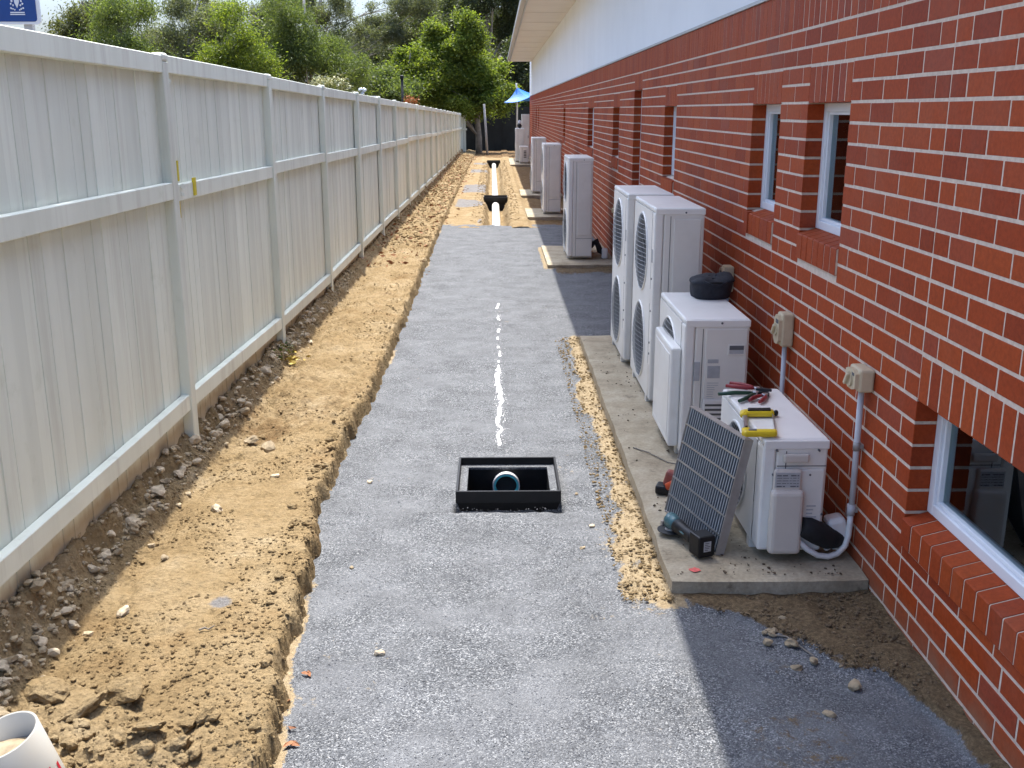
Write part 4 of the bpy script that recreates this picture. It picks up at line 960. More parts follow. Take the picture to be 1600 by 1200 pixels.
_d = FWv + RTv * (791 - 800) / 1600 - UPv * (740 - 600) / 1600; _t = 5.12 / _d[1]; RZ = CAMZ + _d[2] * _t - 0.072; RXc = _d[0] * _t
pe_ = thing('pipe_end', 'white pipe end with teal inside showing in the nearest pit', 'pipe', (RXc, 5.12, RZ))
mb = MB(); mb.pipe((0, 0.0, 0), (0, 0.05, 0), 0.072, 0.067, 36); mb.build('pipe_wall', PVC, pe_)
mb = MB(); mb.pipe((0, 0.002, 0), (0, 0.05, 0), 0.0668, 0.056, 36); mb.build('lining', CYAN, pe_)
mb = MB(); mb.tube([(0, 0.03, 0), (0, 0.031, 0)], 0.0565, 24); mb.build('pipe_bore', DARK, pe_)
dp = thing('drain_pipe', 'long white drain pipe lying in the sandy trench', 'pipe', (0, 17.3, -0.09))
mb = MB(); mb.tube([(trench_c(y), y - 17.3, -0.012 - float(drop(y)) - (0.02 if y < 17.6 else 0)) for y in (17.3, 18.5, 20, 21.5, 22.35)], 0.078, 20); mb.build('length', PVC, dp)
mb = MB(); mb.tube([(trench_c(y), y - 17.3, -0.012 - float(drop(y))) for y in (22.75, 26, 30, 34, 38, 40.8)], 0.078, 20); mb.build('length', PVC, dp)
for y in (28.6, 34.6):
    mb = MB(); mb.tube([(trench_c(y), y - 17.36, -0.012 - float(drop(y))), (trench_c(y), y - 17.24, -0.012 - float(drop(y)))], 0.086, 20); mb.build('collar', PVC, dp)
# capped riser stub by the camera
ax = Vector((-0.22, -0.16, 0.94)).normalized()
_d = FWv + RTv * (4 - 800) / 1600 - UPv * (1150 - 600) / 1600; _t = 2.40 / _d[1]; _sb = Vector((_d[0] * _t, 2.40, CAMZ + _d[2] * _t)) - ax * 0.40
bs = thing('pipe_stub', 'tilted white pipe stub with soil inside at the near left corner', 'pipe', _sb)

mb = MB(); mb.pipe((0, 0, 0), ax * 0.40, 0.092, 0.086, 40); mb.build('pipe_wall', plain('dusty_grey_pvc', (0.34, 0.325, 0.29), 0.45, 0.05, 6, dirt=(0.4, 0.32, 0.22), dirt_amt=0.3), bs)
mb = MB(); mb.lump(tuple(ax * 0.325), (0.082, 0.08, 0.03), 4, 3, 0.2); mb.build('soil_fill', ROCKG, bs)
mb = MB()
u_ = ax.cross(Vector((0, 0, 1))).normalized(); w_ = ax.cross(u_)
def cyl_pt(a, hgt, r=0.0926): return ax * hgt + (u_ * math.cos(a) + w_ * math.sin(a)) * r
a_r = max(np.linspace(0, 6.28, 60), key=lambda a: cyl_pt(a, 0).x - 0.25 * cyl_pt(a, 0).y)
for (da, h0, h1) in ((-0.08, 0.20, 0.285), (0.12, 0.18, 0.25), (0.32, 0.20, 0.27)):
    q = [cyl_pt(a_r + da, h0), cyl_pt(a_r + da + 0.13, h0), cyl_pt(a_r + da + 0.13, h1), cyl_pt(a_r + da, h1)]; mb.quad(*q)
mb.build('red_print', plain('red_print', (0.55, 0.02, 0.04), 0.5), bs)

# ------------------------------------------------------------------ chalk line on the gravel
mb = MB(); rd = random.Random(12)
def zgp(x, y): return float(zg(np.array(x), np.array(y)))
segs = [(5.63, 5.98, .018, 1), (5.95, 6.45, .022, 1), (6.40, 7.55, .030, 1), (7.62, 7.70, .016, .9), (7.80, 8.05, .016, .9), (8.12, 8.20, .018, .7), (8.45, 8.55, .016, .8), (8.75, 8.95, .022, .9), (9.25, 9.45, .020, .8), (9.85, 10.15, .020, .8)]
for (a, b, w, _) in segs:
    n_ = max(4, int((b - a) / 0.012)); prev = None
    for i in range(n_ + 1):
        y = a + (b - a) * i / n_; e_ = min(1, 6 * i / n_ + .25, 6 * (n_ - i) / n_ + .25)
        xc = 0.012 + 0.010 * math.sin(y * 5) + 0.010 * float(fbm(y * 7, 0.3, 3, 150)) + (0.022 * math.exp(-((y - 5.95) / .06) ** 2))
        wl = w * 0.58 * e_ * (0.55 + 0.9 * float(vnoise(np.array(y * 22), np.array(0.5), 151))) ; wr_ = w * 0.58 * e_ * (0.55 + 0.9 * float(vnoise(np.array(y * 22), np.array(7.5), 152)))
        z = zgp(xc, y) + 0.003
        row = [mb.bm.verts.new((xc - wl, y, z - 0.0015)), mb.bm.verts.new((xc, y, z + 0.0025)), mb.bm.verts.new((xc + wr_, y, z - 0.0015))]
        if prev:
            for k in range(2):
                if float(vnoise(np.array(y * 30), np.array(k * 3.3 + 0.2), 155)) > 0.26: mb.bm.faces.new((prev[k], prev[k + 1], row[k + 1], row[k]))
        prev = row
for k in range(420):
    y = rd.choice([rd.uniform(5.6, 7.6), rd.uniform(5.6, 10.1)]); xc = 0.015 + rd.gauss(0, 0.022); r_ = rd.uniform(.001, .0035); z = zgp(xc, y) + 0.003
    mb.quad((xc - r_, y - r_, z), (xc + r_, y - r_ * .6, z), (xc + r_ * .8, y + r_ * 1.5, z), (xc - r_ * .7, y + r_, z))
tag(mb.build('chalk_line', WHITEP), 'broken white chalk line along the middle of the gravel', 'line')

# ------------------------------------------------------------------ stones, clods, leaves
def rock_mesh(i, mat, sub=2, rough=0.32):
    mb = MB(); rd_ = random.Random(i); mb.lump((0, 0, 0), (1, rd_.uniform(.7, 1.0), rd_.uniform(.5, .75)), i, sub, rough); me = mb.mesh('rock'); me.materials.append(mat)
    return me
clodm = [rock_mesh(20 + i, SOIL, 3, 0.38) for i in range(5)]; stm = [rock_mesh(40 + i, ROCKT, 2, 0.5) for i in range(4)]; gsm = [rock_mesh(60 + i, ROCKG, 2, 0.5) for i in range(4)]
def zb1(x, y): return float(zbank(np.array(x), np.array(y)))
def put(name, me, x, y, r, label, cat, group=None, zf=zb1, sink=0.25):
    o = link(name, me, None, None, (x, y, zf(x, y) + r * (0.6 - sink)), (random.uniform(-.4, .4), random.uniform(-.4, .4), random.uniform(0, 6.28))); o.scale = (r, r, r)
    return tag(o, label, cat, group)
big = [(-1.195, 2.905, 0.075, 0, 'largest flat soil clod near the left front, casting a dark gap'), (-1.275, 2.80, 0.05, 1, 'long soil clod just left below the largest one'), (-1.02, 2.66, 0.045, 2, 'rounded soil clod near the pipe stub, nearest the gravel edge'), (-1.45, 2.93, 0.075, 3, 'pale topped broken clod at the left edge by the fence')]
for x, y, r, k, lab in big:
    o = put('soil_clod', clodm[k], x, y, r, lab, 'clod', 'soil clods'); o.scale = (r * 1.35, r * 0.75, r * 0.6)
rd = random.Random(99)
for k in range(34):
    x = rd.uniform(-1.45, -0.86); y = rd.uniform(2.35, 2.75); put('soil_clod', clodm[k % 5], x, y, rd.uniform(0.014, 0.036), 'small soil clod lying at the near end of the dug strip', 'clod', 'small clods at the near end')
for k in range(30):
    y = rd.uniform(2.7, 6.2); x = float(edge(y)) - rd.uniform(0.01, 0.10); put('soil_clod', clodm[k % 5], x, y, rd.uniform(0.010, 0.024), 'crumbly clod on the rim of the dug strip beside the gravel', 'clod', 'clods on the rim')
for k in range(110):
    y = 2.7 + 6.5 * rd.random() ** 1.5; x = -1.60 + rd.gauss(0, 0.04); o = put('stone', (stm + stm + gsm)[rd.randrange(12)], x, y, rd.uniform(0.012, 0.024) + 0.022 * rd.random() ** 3, 'pale rubble stone in the row at the foot of the fence', 'stone', 'rubble stones at the foot of the fence', sink=0.1)
for x, y, r, me_, lab in ((-1.376, 3.92, 0.020, gsm[0], 'dark flat stone alone on the bare clay'), (-1.30, 4.45, 0.028, stm[0], 'tan stone pair near the middle of the clay strip'), (-1.12, 4.9, 0.022, stm[1], 'tan stone on the clay level with the pit'), (-1.38, 3.45, 0.028, stm[2], 'yellowish flat stone close to the fence rubble'), (-1.28, 5.45, 0.045, gsm[1], 'dark wet lump in the hollow by the first post'), (-1.40, 5.55, 0.035, gsm[2], 'second dark lump in the hollow by the first post')):
    put('stone', me_, x, y, r, lab, 'stone')
for x, y, r, me_, lab in ((-0.426, 3.296, 0.020, stm[3], 'yellow tan stone alone in the open gravel'), (-0.668, 5.04, 0.016, stm[2], 'small tan stone on the gravel left of the pit'), (0.439, 4.43, 0.014, stm[1], 'small pale stone on the gravel right of the pit'), (0.375, 4.19, 0.011, gsm[2], 'tiny dark stone in front of the pit'), (1.04, 3.178, 0.022, gsm[3], 'brown stone in the shaded gravel'), (1.06, 2.88, 0.022, gsm[0], 'dark brown clump in the shaded gravel nearest the camera'), (1.20, 3.05, 0.025, gsm[1], 'pale brown clump in the shaded gravel near the wall'), (-0.62, 4.0, 0.010, gsm[1], 'dark pebble near the clay edge'), (0.40, 4.86, 0.010, gsm[3], 'dark pebble beside the right rim of the pit')):
    put('stone', me_, x, y, r, lab, 'stone', None, zgp)
for k in range(16):
    x = rd.uniform(0.95, 1.42); y = 3.6 - (x - 0.72) * 0.9 + rd.uniform(-0.1, 0.25)
    if y < 3.62: put('stone', gsm[k % 4], x, y, rd.uniform(0.010, 0.024), 'small stone in the dark soil by the wall', 'stone', 'stones in the dark soil', zgp, 0.0)
# pebbles and crumbs nobody could count
ico = bmesh.new(); bmesh.ops.create_icosphere(ico, subdivisions=1, radius=1.0); IV = np.array([v.co[:] for v in ico.verts]); IF = np.array([[v.index for v in f.verts] for f in ico.faces]); ico.free()
def scatter(name, P, r, mat, label, flat=0.65):
    n = len(P); k = len(IV)
    V = IV[None] * (1 + rng.uniform(-.3, .3, (n, k, 1))) * r[:, None, None]; V[:, :, 2] *= flat
    a = rng.uniform(0, 6.28, n); ca, sa = np.cos(a)[:, None], np.sin(a)[:, None]; s_ = rng.uniform(.65, 1.0, n)[:, None]
    X_ = V[:, :, 0] * ca - V[:, :, 1] * s_ * sa; Y_ = V[:, :, 0] * sa + V[:, :, 1] * s_ * ca
    V = np.stack([X_, Y_, V[:, :, 2]], -1) + P[:, None, :]
    F_ = (IF[None] + (np.arange(n) * k)[:, None, None]).reshape(-1, 3)
    return tag(link(name, np_mesh(name, V.reshape(-1, 3), F_), mat), label, kind='stuff')
n = 17000; y = 2.2 + 14 * rng.random(n) ** 2.2; t_ = rng.random(n); x = edge(y) + 0.02 - (edge(y) + 1.66) * t_ ** 1.2
m = (fbm(x * 3, y * 3, 3, 120) + 0.9 * np.exp(-((x + 1.56) / .07) ** 2) + 0.5 * np.exp(-((x - edge(y)) / .08) ** 2) + 0.6 * sst(2.9, 2.5, y)) > 0.02
x, y = x[m], y[m]; r = 0.0022 + 0.0085 * rng.random(len(x)) ** 3
scatter('soil_crumbs', np.stack([x, y, zbank(x, y) + r * 0.3], -1), r, SOIL, 'loose crumbs of clay scattered over the dug strip')
n = 1700; y = 2.4 + 9 * rng.random(n) ** 1.6; x = -1.61 + rng.normal(0, 0.045, n); r = 0.004 + 0.016 * rng.random(n) ** 2
scatter('rubble', np.stack([x, y, zbank(x, y) + r * 0.4], -1), r, plain('tan_rubble', (0.38, 0.30, 0.19), 0.9, 0.35, 30, bump=0.5), 'small rubble along the foot of the fence')
n = 26000; y = 2.2 + 7 * rng.random(n) ** 1.9; x = -0.9 + 2.36 * rng.random(n); m = (x > edge(y) + 0.03) & ~((x > 0.62) & (y > 3.66)) & ~((x > PIT[0] - .01) & (x < PIT[1] + .01) & (y > PIT[2] - .03) & (y < PIT[3] + .01))
x, y = x[m], y[m]; r = 0.0016 + 0.0024 * rng.random(len(x)) ** 2
GST = plain('gravel_chip', (0.155, 0.158, 0.165), 0.9, 0.7, 300)
scatter('gravel_chips', np.stack([x, y, zg(x, y) + r * 0.2], -1), r, GST, 'loose grey gravel chips on the path', 0.8)
n = 700; x = 0.72 + 0.72 * rng.random(n); y = 3.75 + 4.4 * rng.random(n) ** 1.5; m = (vnoise(x * 6, y * 4, 130) > 0.58) & ~((x > 1.05) & (y > 3.92)); x, y = x[m], y[m]; r = 0.0025 + 0.006 * rng.random(len(x)) ** 2
scatter('pad_litter', np.stack([x, y, np.full(len(x), 0.083)], -1), r, plain('dark_litter', (0.09, 0.06, 0.035), 0.9, 0.4, 40), 'dark leaf litter and grit on the long concrete pad', 0.5)
n = 2600; x = 0.80 + 0.66 * rng.random(n); y = 2.5 + 1.2 * rng.random(n); m = (y > 3.62 - (x - 0.72) * 1.05 + 0.1 * rng.random(n)) & (y < 3.70); m2 = y > np.interp(x, [.7, .92, 1.07, 1.17, 1.33, 1.41, 1.48], [3.66, 3.58, 3.40, 3.22, 3.09, 2.80, 2.4]) - 0.03; m = m & m2; x, y = x[m], y[m]; r = 0.003 + 0.007 * rng.random(len(x)) ** 2.5
scatter('dark_soil_crumbs', np.stack([x, y, zg(x, y) + 0.02 + 0.02 * sst(1.1, 1.48, x)], -1), r, plain('dark_crumb', (0.13, 0.09, 0.05), 0.95, 0.5, 30), 'crumbs of dark soil by the wall')
n = 5200; y = 14 + 33 * rng.random(n); x = -1.62 + 0.75 * rng.random(n) ** 1.3; r = 0.008 + 0.03 * rng.random(n) ** 2
scatter('far_clods', np.stack([x, y, zbank(x, y) + r * 0.2], -1), r, SOIL, 'loose clods heaped along the far part of the fence', 0.6)
n = 1500; y = 17.8 + 24 * rng.random(n); x = trench_c(y) + np.where(rng.random(n) < .5, -1, 1) * (0.2 + 0.25 * rng.random(n)); r = 0.006 + 0.018 * rng.random(n) ** 2
scatter('trench_crumbs', np.stack([x, y, zs(x, y) + r * 0.2], -1), r, SOIL, 'sandy crumbs on both edges of the trench')
n = 3200; y = 3.66 + 4.8 * rng.random(n) ** 1.3; x = 0.69 - 0.20 * rng.random(n) ** 1.4; r = 0.002 + 0.009 * rng.random(n) ** 3
scatter('sand_crumbs', np.stack([x, y, zg(x, y) + 0.015 + r * 0.2], -1), r, SOIL, 'sandy crumbs along the edge of the long concrete pad')
# leaf litter
def leaves_mesh(name, P, size, tilt, aspect, rs, fold=0.0):
    n = len(P); u = rs.normal(size=(n, 3)); u[:, 2] *= tilt; u /= np.linalg.norm(u, axis=1)[:, None]
    t2 = rs.normal(size=(n, 3)); w = np.cross(u, t2); w /= np.linalg.norm(w, axis=1)[:, None] + 1e-9
    l = size * rs.uniform(.6, 1.35, n)[:, None]; b = l * aspect
    V = np.stack([P - u * l, P + w * b, P + u * l, P - w * b], 1)
    F_ = np.arange(n * 4).reshape(n, 4)
    return np_mesh(name, V.reshape(-1, 3), F_)
n = 900; y = 12 + 34 * rng.random(n); x = -1.6 + 0.9 * rng.random(n) ** 1.5
P = np.stack([x, y, zbank(x, y) + 0.02], -1); tag(link('leaf_litter', leaves_mesh('leaf_litter', P, 0.035, .25, .4, rng), DRYL), 'brown leaf litter along the far part of the fence', kind='stuff')
def dry_leaf(x, y, s_, label, zf=zgp):
    mb = MB(); rd_ = random.Random(int(x * 1000))
    for q in range(2):
        a = rd_.uniform(0, 6.28); M = Matrix.Translation((x + q * 0.012, y, zf(x, y) + 0.008)) @ Matrix.Rotation(a, 4, 'Z') @ Matrix.Rotation(rd_.uniform(-.5, .5), 4, 'X')
        pr = [(-s_, 0, 0), (-s_ * .4, s_ * .35, .004), (s_ * .4, s_ * .3, .006), (s_, 0, 0.002), (s_ * .4, -s_ * .3, .006), (-s_ * .4, -s_ * .35, .004)]
        mb.bm.faces.new([mb.bm.verts.new(M @ Vector(p)) for p in pr])
    return tag(mb.build('dry_leaf', DRYL), label, 'leaf', 'dry leaves on the gravel')
dry_leaf(-0.661, 3.153, 0.02, 'red brown leaf alone on the gravel near the clay edge')
dry_leaf(-0.70, 2.98, 0.018, 'brown leaf right at the foot of the clay edge')
dry_leaf(-0.638, 2.745, 0.026, 'curled brown leaf nearest the camera on the gravel')
dry_leaf(-0.655, 2.83, 0.013, 'tiny brown leaf just behind the curled one')
def twig(pts, label, zf):
    mb = MB(); mb.tube([(x, y, zf(x, y) + 0.008 + 0.004 * (i % 2)) for i, (x, y) in enumerate(pts)], [0.004, 0.0035, 0.003, 0.002][:len(pts)], 6); return tag(mb.build('twig', BARK), label, 'twig')
twig([(-1.06, 3.30), (-1.045, 3.315), (-1.03, 3.31), (-1.01, 3.32)], 'short dark twig on the clay below the grey gravel patch', zb1)
twig([(0.98, 3.42), (1.06, 3.38), (1.10, 3.30), (1.12, 3.24)], 'pale twig in the dark soil by the wall', zgp)
twig([(0.75, 5.35), (0.82, 5.25), (0.90, 5.10), (0.96, 5.05)], 'thin dark twig across the long concrete pad', lambda x, y: 0.076)
# weeds by the second post
wd = thing('weed', 'small green and yellow weed by the second fence post', 'plant', (-1.60, 7.38, 0.09))
P = rng.normal(size=(260, 3)) * np.array([0.035, 0.11, 0.03]) + np.array([0, 0, 0.04]); link('leaves', leaves_mesh('leaves', P, 0.018, .6, .4, rng), m_leaf('weed_leaf', [(0.06, 0.10, 0.02), (0.12, 0.15, 0.03), (0.25, 0.22, 0.03)]), wd)
P = rng.normal(size=(90, 3)) * np.array([0.05, 0.07, 0.02]) + np.array([0.08, -0.06, 0.03]); link('dry_leaves', leaves_mesh('dry_leaves', P, 0.018, .4, .5, rng), plain('yellow_leaf', (0.42, 0.30, 0.05), 0.7, 0.3, 50), wd)

# ------------------------------------------------------------------ sign behind the fence
sg = thing('blue_sign', 'blue sign with white border and white crest above the fence', 'sign', (-3.49, 8.0, 0.0), (0, 0, 0))
def rrect(x0, x1, z0, z1, r, n=6):
    o = []
    for cxx, czz, a0 in ((x1 - r, z1 - r, 0), (x0 + r, z1 - r, 90), (x0 + r, z0 + r, 180), (x1 - r, z0 + r, 270)):
        for k in range(n + 1): a = R(a0 + 90 * k / n); o.append((cxx + r * math.cos(a), czz + r * math.sin(a)))
    return o
MXZ = Matrix(((1, 0, 0, 0), (0, 0, 1, 0), (0, 1, 0, 0), (0, 0, 0, 1)))
mb = MB(); mb.prism(rrect(-0.42, 0.155, 2.488, 3.3, 0.03), 0.0, 0.012, MXZ); mb.build('panel', WHT, sg)
mb = MB(); mb.prism(rrect(-0.405, 0.128, 2.507, 3.285, 0.022), -0.003, -0.0005, MXZ); mb.build('blue_field', BLUE, sg)
mb = MB()
for x0, x1, z0, z1 in ((-0.062, 0.045, 2.553, 2.560), (-0.060, 0.043, 2.566, 2.574)): mb.box((x0, -0.006, z0), (x1, -0.0032, z1))
mb.prism([(-0.022, 2.72), (0.008, 2.72), (0.010, 2.64), (-0.007, 2.60), (-0.024, 2.64)], -0.006, -0.0032, MXZ)
rd = random.Random(8)
for sx in (-1, 1):                                               # two supporters flanking the shield, scroll below, crown above
    c0 = -0.008
    for (dx, z, r_) in ((0.030, 2.70, 0.010), (0.036, 2.675, 0.011), (0.034, 2.65, 0.009), (0.042, 2.63, 0.008), (0.026, 2.62, 0.007), (0.044, 2.60, 0.008), (0.030, 2.595, 0.007), (0.018, 2.588, 0.006), (0.040, 2.72, 0.008), (0.030, 2.74, 0.009)):
        mb.prism([(c0 + sx * dx + r_ * math.cos(a) * rd.uniform(.5, 1.1), z + r_ * math.sin(a) * rd.uniform(.6, 1.2)) for a in np.linspace(0, 2 * math.pi, 8, endpoint=False)], -0.006, -0.0032, MXZ)
for k in range(5): mb.box((-0.03 + k * 0.01, -0.006, 2.735), (-0.024 + k * 0.01, -0.0032, 2.75 + 0.008 * (k % 2)))
mb.build('crest', WHT, sg)
mb = MB()
for z in (2.66, 2.69): mb.box((-0.02, -0.0075, z), (0.006, -0.0062, z + 0.006))
mb.build('crest_line', BLUE, sg)
for xx in (-0.30, 0.02): 
    mb = MB(); mb.box((xx, 0.0125, -0.2), (xx + 0.06, 0.06, 3.2)); mb.build('post', GUTTER, sg)

# ------------------------------------------------------------------ far end: pole, shade sail, dark panels
mb = MB(); mb.tube([(-0.40, 48.6, -0.3), (-0.47, 48.6, 1.0), (-0.55, 48.6, 2.15)], [0.06, 0.055, 0.05], 10); tag(mb.build('pole', plain('weathered_pole', (0.40, 0.37, 0.33), 0.8)), 'thin pale leaning pole beside the tree trunk at the far end', 'pole')
ss = thing('shade_sail', 'bright blue shade sail peeking past the far corner of the building', 'shade sail', (0.92, 47.6, 0))
mb = MB(); ap = (0.03, 0.3, 2.86); c = [(-0.56, -0.4, 2.22), (0.62, -0.4, 2.46), (1.7, 1.2, 2.5), (-0.3, 1.3, 2.30)]
nn = 8
for (a, b) in zip(c, c[1:] + c[:1]):
    a, b, t = Vector(a), Vector(b), Vector(ap); prev = None
    for i in range(nn + 1):
        f_ = i / nn; row = [a.lerp(t, f_).lerp(b.lerp(t, f_), k / nn) + Vector((0, 0, -0.12 * math.sin(math.pi * f_) * (1) - 0.10 * math.sin(math.pi * k / nn) * (1 - f_))) for k in range(nn + 1)]
        vv = [mb.bm.verts.new(p) for p in row]
        if prev:
            for k in range(nn): mb.bm.faces.new((prev[k], prev[k + 1], vv[k + 1], vv[k]))
        prev = vv
cl = mb.build('canopy', SAIL, ss); sm_ = cl.modifiers.new('thick', 'SOLIDIFY'); sm_.thickness = 0.01
mb = MB(); mb.tube([(0.03, 0.3, -0.3), (0.03, 0.3, 2.75), (-0.02, 0.3, 3.05)], [0.045, 0.045, 0.03], 10); mb.build('mast', GUTTER, ss)
DFN = plain('near_black', (0.012, 0.014, 0.014), 0.9, 0.3, 3)
df = thing('dark_panels', 'row of near black panels behind the far tree', 'fence', (0, 54.5, -0.2))  # flat near-black panels and posts closing the far end
for k in range(9):
    mb = MB(); mb.box((-6 + k * 1.6, 0, 0), (-4.42 + k * 1.6, 0.03, 2.25)); mb.build('dark_panel', DFN, df)
for k in range(10):
    mb = MB(); mb.box((-6.04 + k * 1.6, -0.05, 0), (-5.97 + k * 1.6, -0.002, 2.3)); mb.build('post', DFN, df)

# ------------------------------------------------------------------ trees
LF = {
    'olive': m_leaf('olive_leaf', [(0.055, 0.065, 0.028), (0.10, 0.11, 0.045), (0.155, 0.16, 0.07)], .4),
    'light': m_leaf('light_green_leaf', [(0.065, 0.090, 0.026), (0.115, 0.150, 0.045), (0.19, 0.22, 0.075)], .5),
    'grey': m_leaf('grey_green_leaf', [(0.080, 0.095, 0.055), (0.135, 0.150, 0.088), (0.23, 0.24, 0.16)], .45),
    'yell': m_leaf('yellow_green_leaf', [(0.065, 0.095, 0.016), (0.145, 0.190, 0.030), (0.27, 0.30, 0.060)], .52),
    'dark': m_leaf('dark_green_leaf', [(0.034, 0.046, 0.020), (0.068, 0.084, 0.036), (0.125, 0.142, 0.066)], .4)}
def tree(label, x, y, blobs, leaf, lsize, density, asp=0.34, bark=BARK, trunk_r=0.16, seed=1, droop=0.9, name='gum_tree', cl_r=0.42, lean=(0, 0), group='trees at the back', fork=0.45, limbs=11):
    rs = np.random.default_rng(seed); rd_ = random.Random(seed)
    rt = thing(name, label, 'tree', (x, y, -0.16), (0, 0, 0), group)
    allp = []; cents = []
    for (bx, by, bz, rx, ry, rz) in blobs:
        vol = rx * ry * rz; nc = max(6, int(density * (vol ** 0.72)))
        nsb = 11; d = rs.normal(size=(nsb, 3)); d /= np.linalg.norm(d, axis=1)[:, None]
        SB = d * (0.35 + 0.60 * rs.random(nsb) ** 0.6)[:, None] * np.array([rx, ry, rz]) + np.array([bx, by, bz]); SR = rs.uniform(0.22, 0.46, nsb)
        d = rs.normal(size=(nc, 3)); d /= np.linalg.norm(d, axis=1)[:, None]; rad = rs.random(nc) ** 0.5; pick = rs.choice(nsb, nc, p=SR ** 2 / (SR ** 2).sum())
        C_ = SB[pick] + d * (rad * SR[pick])[:, None] * np.array([rx, ry, rz]); C_[:, 2] = np.maximum(C_[:, 2], 0.5)
        cents += [tuple(q) for q in C_]
        k = 84; sc_ = cl_r * rs.uniform(.35, 1.1, (nc, 1, 1))
        P_ = C_[:, None, :] + rs.normal(size=(nc, k, 3)) * sc_ * np.array([0.62, 0.62, 0.48])
        P_[:, :, 2] -= 0.12 * droop * np.abs(rs.normal(size=(nc, k)))
        allp.append(P_.reshape(-1, 3))
    P_ = np.concatenate(allp)
    link('crown', leaves_mesh('crown', P_, lsize * 0.84, droop, asp, rs), LF[leaf], rt)
    mb = MB(); zc_ = np.mean([b[2] for b in blobs]); top = max(b[2] + b[5] * 0.5 for b in blobs); bx = np.mean([b[0] for b in blobs]); by = np.mean([b[1] for b in blobs])
    path = []; nseg = 7
    for i in range(nseg + 1):
        f_ = i / nseg; path.append((lean[0] * f_ + bx * f_ ** 2 + rd_.uniform(-.08, .08) * (i > 0), lean[1] * f_ + by * f_ ** 2, top * f_))
    mb.tube(path, [trunk_r * (1 - 0.8 * i / nseg) + 0.01 for i in range(nseg + 1)], 9); tk = mb.build('trunk', bark, rt)
    mb = MB()
    for q in rd_.sample(cents, min(len(cents), limbs)):
        f_ = rd_.uniform(fork, 0.92) * min(1, max(0.3, q[2] / top)); i = int(f_ * nseg); p0 = Vector(path[min(i, nseg)]); p1 = Vector(q)
        if p1.z < p0.z - 0.3: continue
        md = p0.lerp(p1, 0.5) + Vector((rd_.uniform(-.2, .2), rd_.uniform(-.2, .2), rd_.uniform(0, .25)))
        r0 = trunk_r * 0.30 * (1 - 0.6 * f_); mb.tube([p0, md, p1], [r0, r0 * .65, r0 * .25], 6)
    mb.build('limbs', bark, rt)
    return rt
def at(pxx, pyy, yy):                                            # world x,z seen at a picture point for depth yy
    d = FWv + RTv * (pxx - 800) / 1600 - UPv * (pyy - 600) / 1600; t = yy / d[1]; return d[0] * t, CAMZ + d[2] * t
def T(label, pcx, Y_, blobs_px, leaf, lsize, dens, **kw):
    x0, _ = at(pcx, 200, Y_); bl = []
    for (u0, v0, ru, rv, dy) in blobs_px:
        xx, zz = at(u0, v0, Y_ + dy); s_ = (Y_ + dy) / 1656; bl.append((xx - x0, dy, zz + 0.16, ru * s_, max(1.2, ru * s_ * 0.8), rv * s_))
    return tree(label, x0, Y_, bl, leaf, lsize, dens, **kw)
T('olive tree at the far left, next to the blue sign', 120, 40, [(155, 28, 36, 46, 0), (102, 62, 22, 28, 0), (140, 80, 40, 36, 0)], 'olive', 0.075, 95, seed=1, trunk_r=.2)
T('light green tree filling the left of the skyline', 195, 34, [(195, 44, 62, 54, 0), (225, 90, 60, 42, 0), (150, 95, 38, 26, 0)], 'light', 0.060, 130, seed=2, droop=1.3, asp=.28)
T('grey green gum tree right of the light green tree', 290, 44, [(295, 40, 50, 44, 0), (300, 100, 60, 45, 0), (340, 15, 30, 24, 0)], 'grey', 0.075, 95, seed=3, droop=1.2, asp=.28, bark=BARKP)
T('yellowish green tree with a rounded top, mid left', 365, 36, [(365, 68, 54, 60, 0), (340, 110, 40, 40, 0), (400, 110, 40, 36, 0)], 'yell', 0.060, 110, seed=4, asp=.34)
T('tall fine leaved green tree left of the sky gap', 490, 42, [(500, 70, 70, 70, 0), (440, 95, 45, 55, 0), (530, 110, 50, 50, 0), (445, 20, 36, 45, 0)], 'light', 0.062, 120, seed=5, droop=1.4, asp=.25, bark=BARKP)
T('tall sparse gum tree with sky showing through', 480, 60, [(300, 5, 40, 30, 0), (345, 25, 30, 25, 1), (440, 10, 45, 36, 0), (500, 5, 45, 34, 0), (560, 60, 45, 45, 0), (615, 20, 40, 34, 0), (655, 40, 35, 34, 1), (640, -10, 40, 24, 0)], 'grey', 0.085, 62, seed=6, droop=1.3, asp=.26, bark=BARKP, trunk_r=.3, cl_r=.34, limbs=20)
T('dark gum tree behind the right end of the fence', 635, 62, [(625, 90, 45, 45, 0), (600, 130, 40, 45, 0), (660, 60, 40, 35, 0), (650, 140, 60, 40, 0)], 'dark', 0.10, 75, seed=7, trunk_r=.3)
T('tall dark gum tree behind the building eave', 760, 66, [(745, 15, 75, 55, 0), (800, 60, 45, 70, 0), (700, 50, 45, 40, 0), (790, -30, 60, 50, 0)], 'dark', 0.10, 75, seed=8, trunk_r=.35, bark=BARKP)
T('bright leafy tree with forked trunk at the end of the passage', 748, 51, [(735, 90, 58, 62, 0), (685, 120, 55, 48, 0), (772, 140, 32, 42, 0), (635, 125, 45, 42, -1), (720, 158, 60, 28, 0), (700, 75, 40, 40, 0)], 'yell', 0.075, 150, seed=9, asp=.5, cl_r=.34, trunk_r=.16, name='leafy_tree', droop=.7, lean=(0.3, 0), fork=.25)
T('low green shrub behind the far end of the fence', 620, 47, [(625, 145, 42, 28, 0), (600, 130, 25, 25, 0)], 'light', 0.075, 120, seed=10, asp=.45, trunk_r=.06, name='shrub_tree')
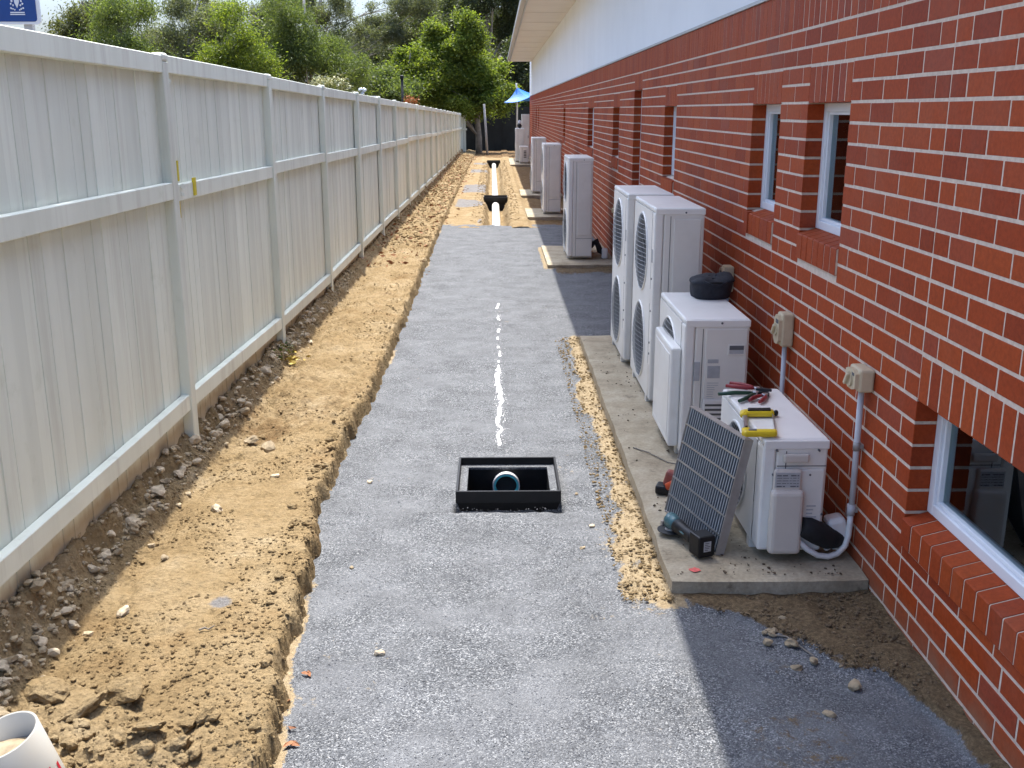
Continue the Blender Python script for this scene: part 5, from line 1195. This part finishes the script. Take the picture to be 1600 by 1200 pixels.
T('bright leafy shrub tree left of the forked tree', 640, 49.5, [(635, 120, 42, 34, 0), (610, 140, 34, 26, 0), (668, 135, 36, 30, 0), (650, 95, 28, 24, 0)], 'yell', 0.07, 120, seed=31, asp=.5, trunk_r=.09, name='leafy_tree', droop=.7, cl_r=.32)
T('dark tree closing the view behind the far tree', 770, 60, [(770, 150, 60, 50, 0), (740, 200, 50, 40, 0), (800, 190, 40, 45, 0), (820, 110, 30, 50, 0)], 'dark', 0.11, 110, seed=11, trunk_r=.25)
T('dark tree on the left of the passage end, behind the fence', 690, 60, [(660, 170, 60, 30, 0), (700, 190, 50, 35, 0), (600, 160, 40, 30, 0)], 'dark', 0.11, 95, seed=12, trunk_r=.2)
T('grey green gum far behind the middle trees', 430, 80, [(330, 80, 60, 45, 0), (430, 75, 60, 50, 0), (540, 100, 55, 48, 0), (250, 90, 55, 36, 0)], 'grey', 0.12, 75, seed=21, asp=.28, bark=BARKP, trunk_r=.3, cl_r=.7)
T('olive gum far behind on the right', 660, 84, [(600, 70, 50, 50, 0), (680, 60, 60, 55, 0), (760, 90, 60, 70, 0), (560, 130, 50, 35, 0)], 'olive', 0.13, 75, seed=22, asp=.28, trunk_r=.3, cl_r=.7)
# flowering shrub, lamp post and garden things above the fence line
fx, fz = at(518, 128, 30)
fl = thing('flowering_shrub', 'shrub with pale cream flower heads showing above the fence', 'shrub', (fx, 30, 0), (0, 0, 0))
rs = np.random.default_rng(5)
P = np.concatenate([rs.normal(size=(60, 3)) * 0.09 + np.array([rs.uniform(-.42, .42), rs.uniform(-.2, .2), fz + rs.uniform(-.15, .05)]) for _ in range(14)])
link('flowers', leaves_mesh('flowers', P, 0.05, .8, .35, rs), plain('cream_flower', (0.52, 0.50, 0.26), 0.7, 0.2, 30), fl)
P = rs.normal(size=(1500, 3)) * np.array([0.4, 0.3, 0.35]) + np.array([0, 0, fz - 0.5]); link('leaves', leaves_mesh('leaves', P, 0.07, .7, .3, rs), LF['olive'], fl)
mb = MB(); mb.tube([(0, 0, -0.16), (0.03, 0, fz - 0.3)], [0.05, 0.02], 8); mb.build('stem', BARK, fl)
lx, lz = at(628, 120, 40)
lp3 = thing('lamp_post', 'thin black lamp post rising behind the fence', 'lamp post', (lx, 40, -0.16))
mb = MB(); mb.tube([(0, 0, 0), (0, 0, lz + 0.1)], 0.05, 10); mb.build('shaft', BLK, lp3); mb = MB(); mb.box((-0.07, -0.07, lz + 0.08), (0.07, 0.07, lz + 0.22), 0.02); mb.build('lantern', BLK, lp3)
sx0, sz0 = at(560, 142, 34); _, sz1 = at(560, 152, 34)
sh = thing('shed', 'shed with a round white roof vent just showing above the fence', 'shed', (sx0, 34, -0.16))
mb = MB(); mb.box((-0.42, 0.1, 0), (0.42, 1.5, sz1 + 0.08)); mb.build('wall', GUTTER, sh)
mb = MB(); mb.quad((-0.5, -0.05, sz1 + .10), (0.5, -0.05, sz1 + .09), (0.5, 1.6, sz1 + .22), (-0.5, 1.6, sz1 + .23)); o = mb.build('roof', plain('dark_roof', (0.06, 0.065, 0.07), 0.7), sh); o.modifiers.new('thick', 'SOLIDIFY').thickness = 0.05
mb = MB(); mb.tube([(0.05, 0.6, sz1 + .2), (0.05, 0.6, sz0 + .17)], 0.06, 12); mb.lump((0.05, 0.6, sz0 + .2), (0.14, 0.14, 0.08), 3, 2, 0.02); mb.build('roof_vent', WHT, sh)
ox, oz = at(641, 158, 38)
ob = thing('bromeliad', 'orange leaved plant just above the far fence', 'plant', (ox, 38, 0))
P = rs.normal(size=(160, 3)) * np.array([0.13, 0.1, 0.10]) + np.array([0, 0, oz]); link('leaves', leaves_mesh('leaves', P, 0.07, 1.0, .25, rs), plain('orange_leaf', (0.42, 0.14, 0.03), 0.6, 0.3, 20), ob)
mb = MB(); mb.tube([(0, 0, -0.16), (0, 0, oz)], [0.05, 0.03], 8); mb.build('stem', BARK, ob)
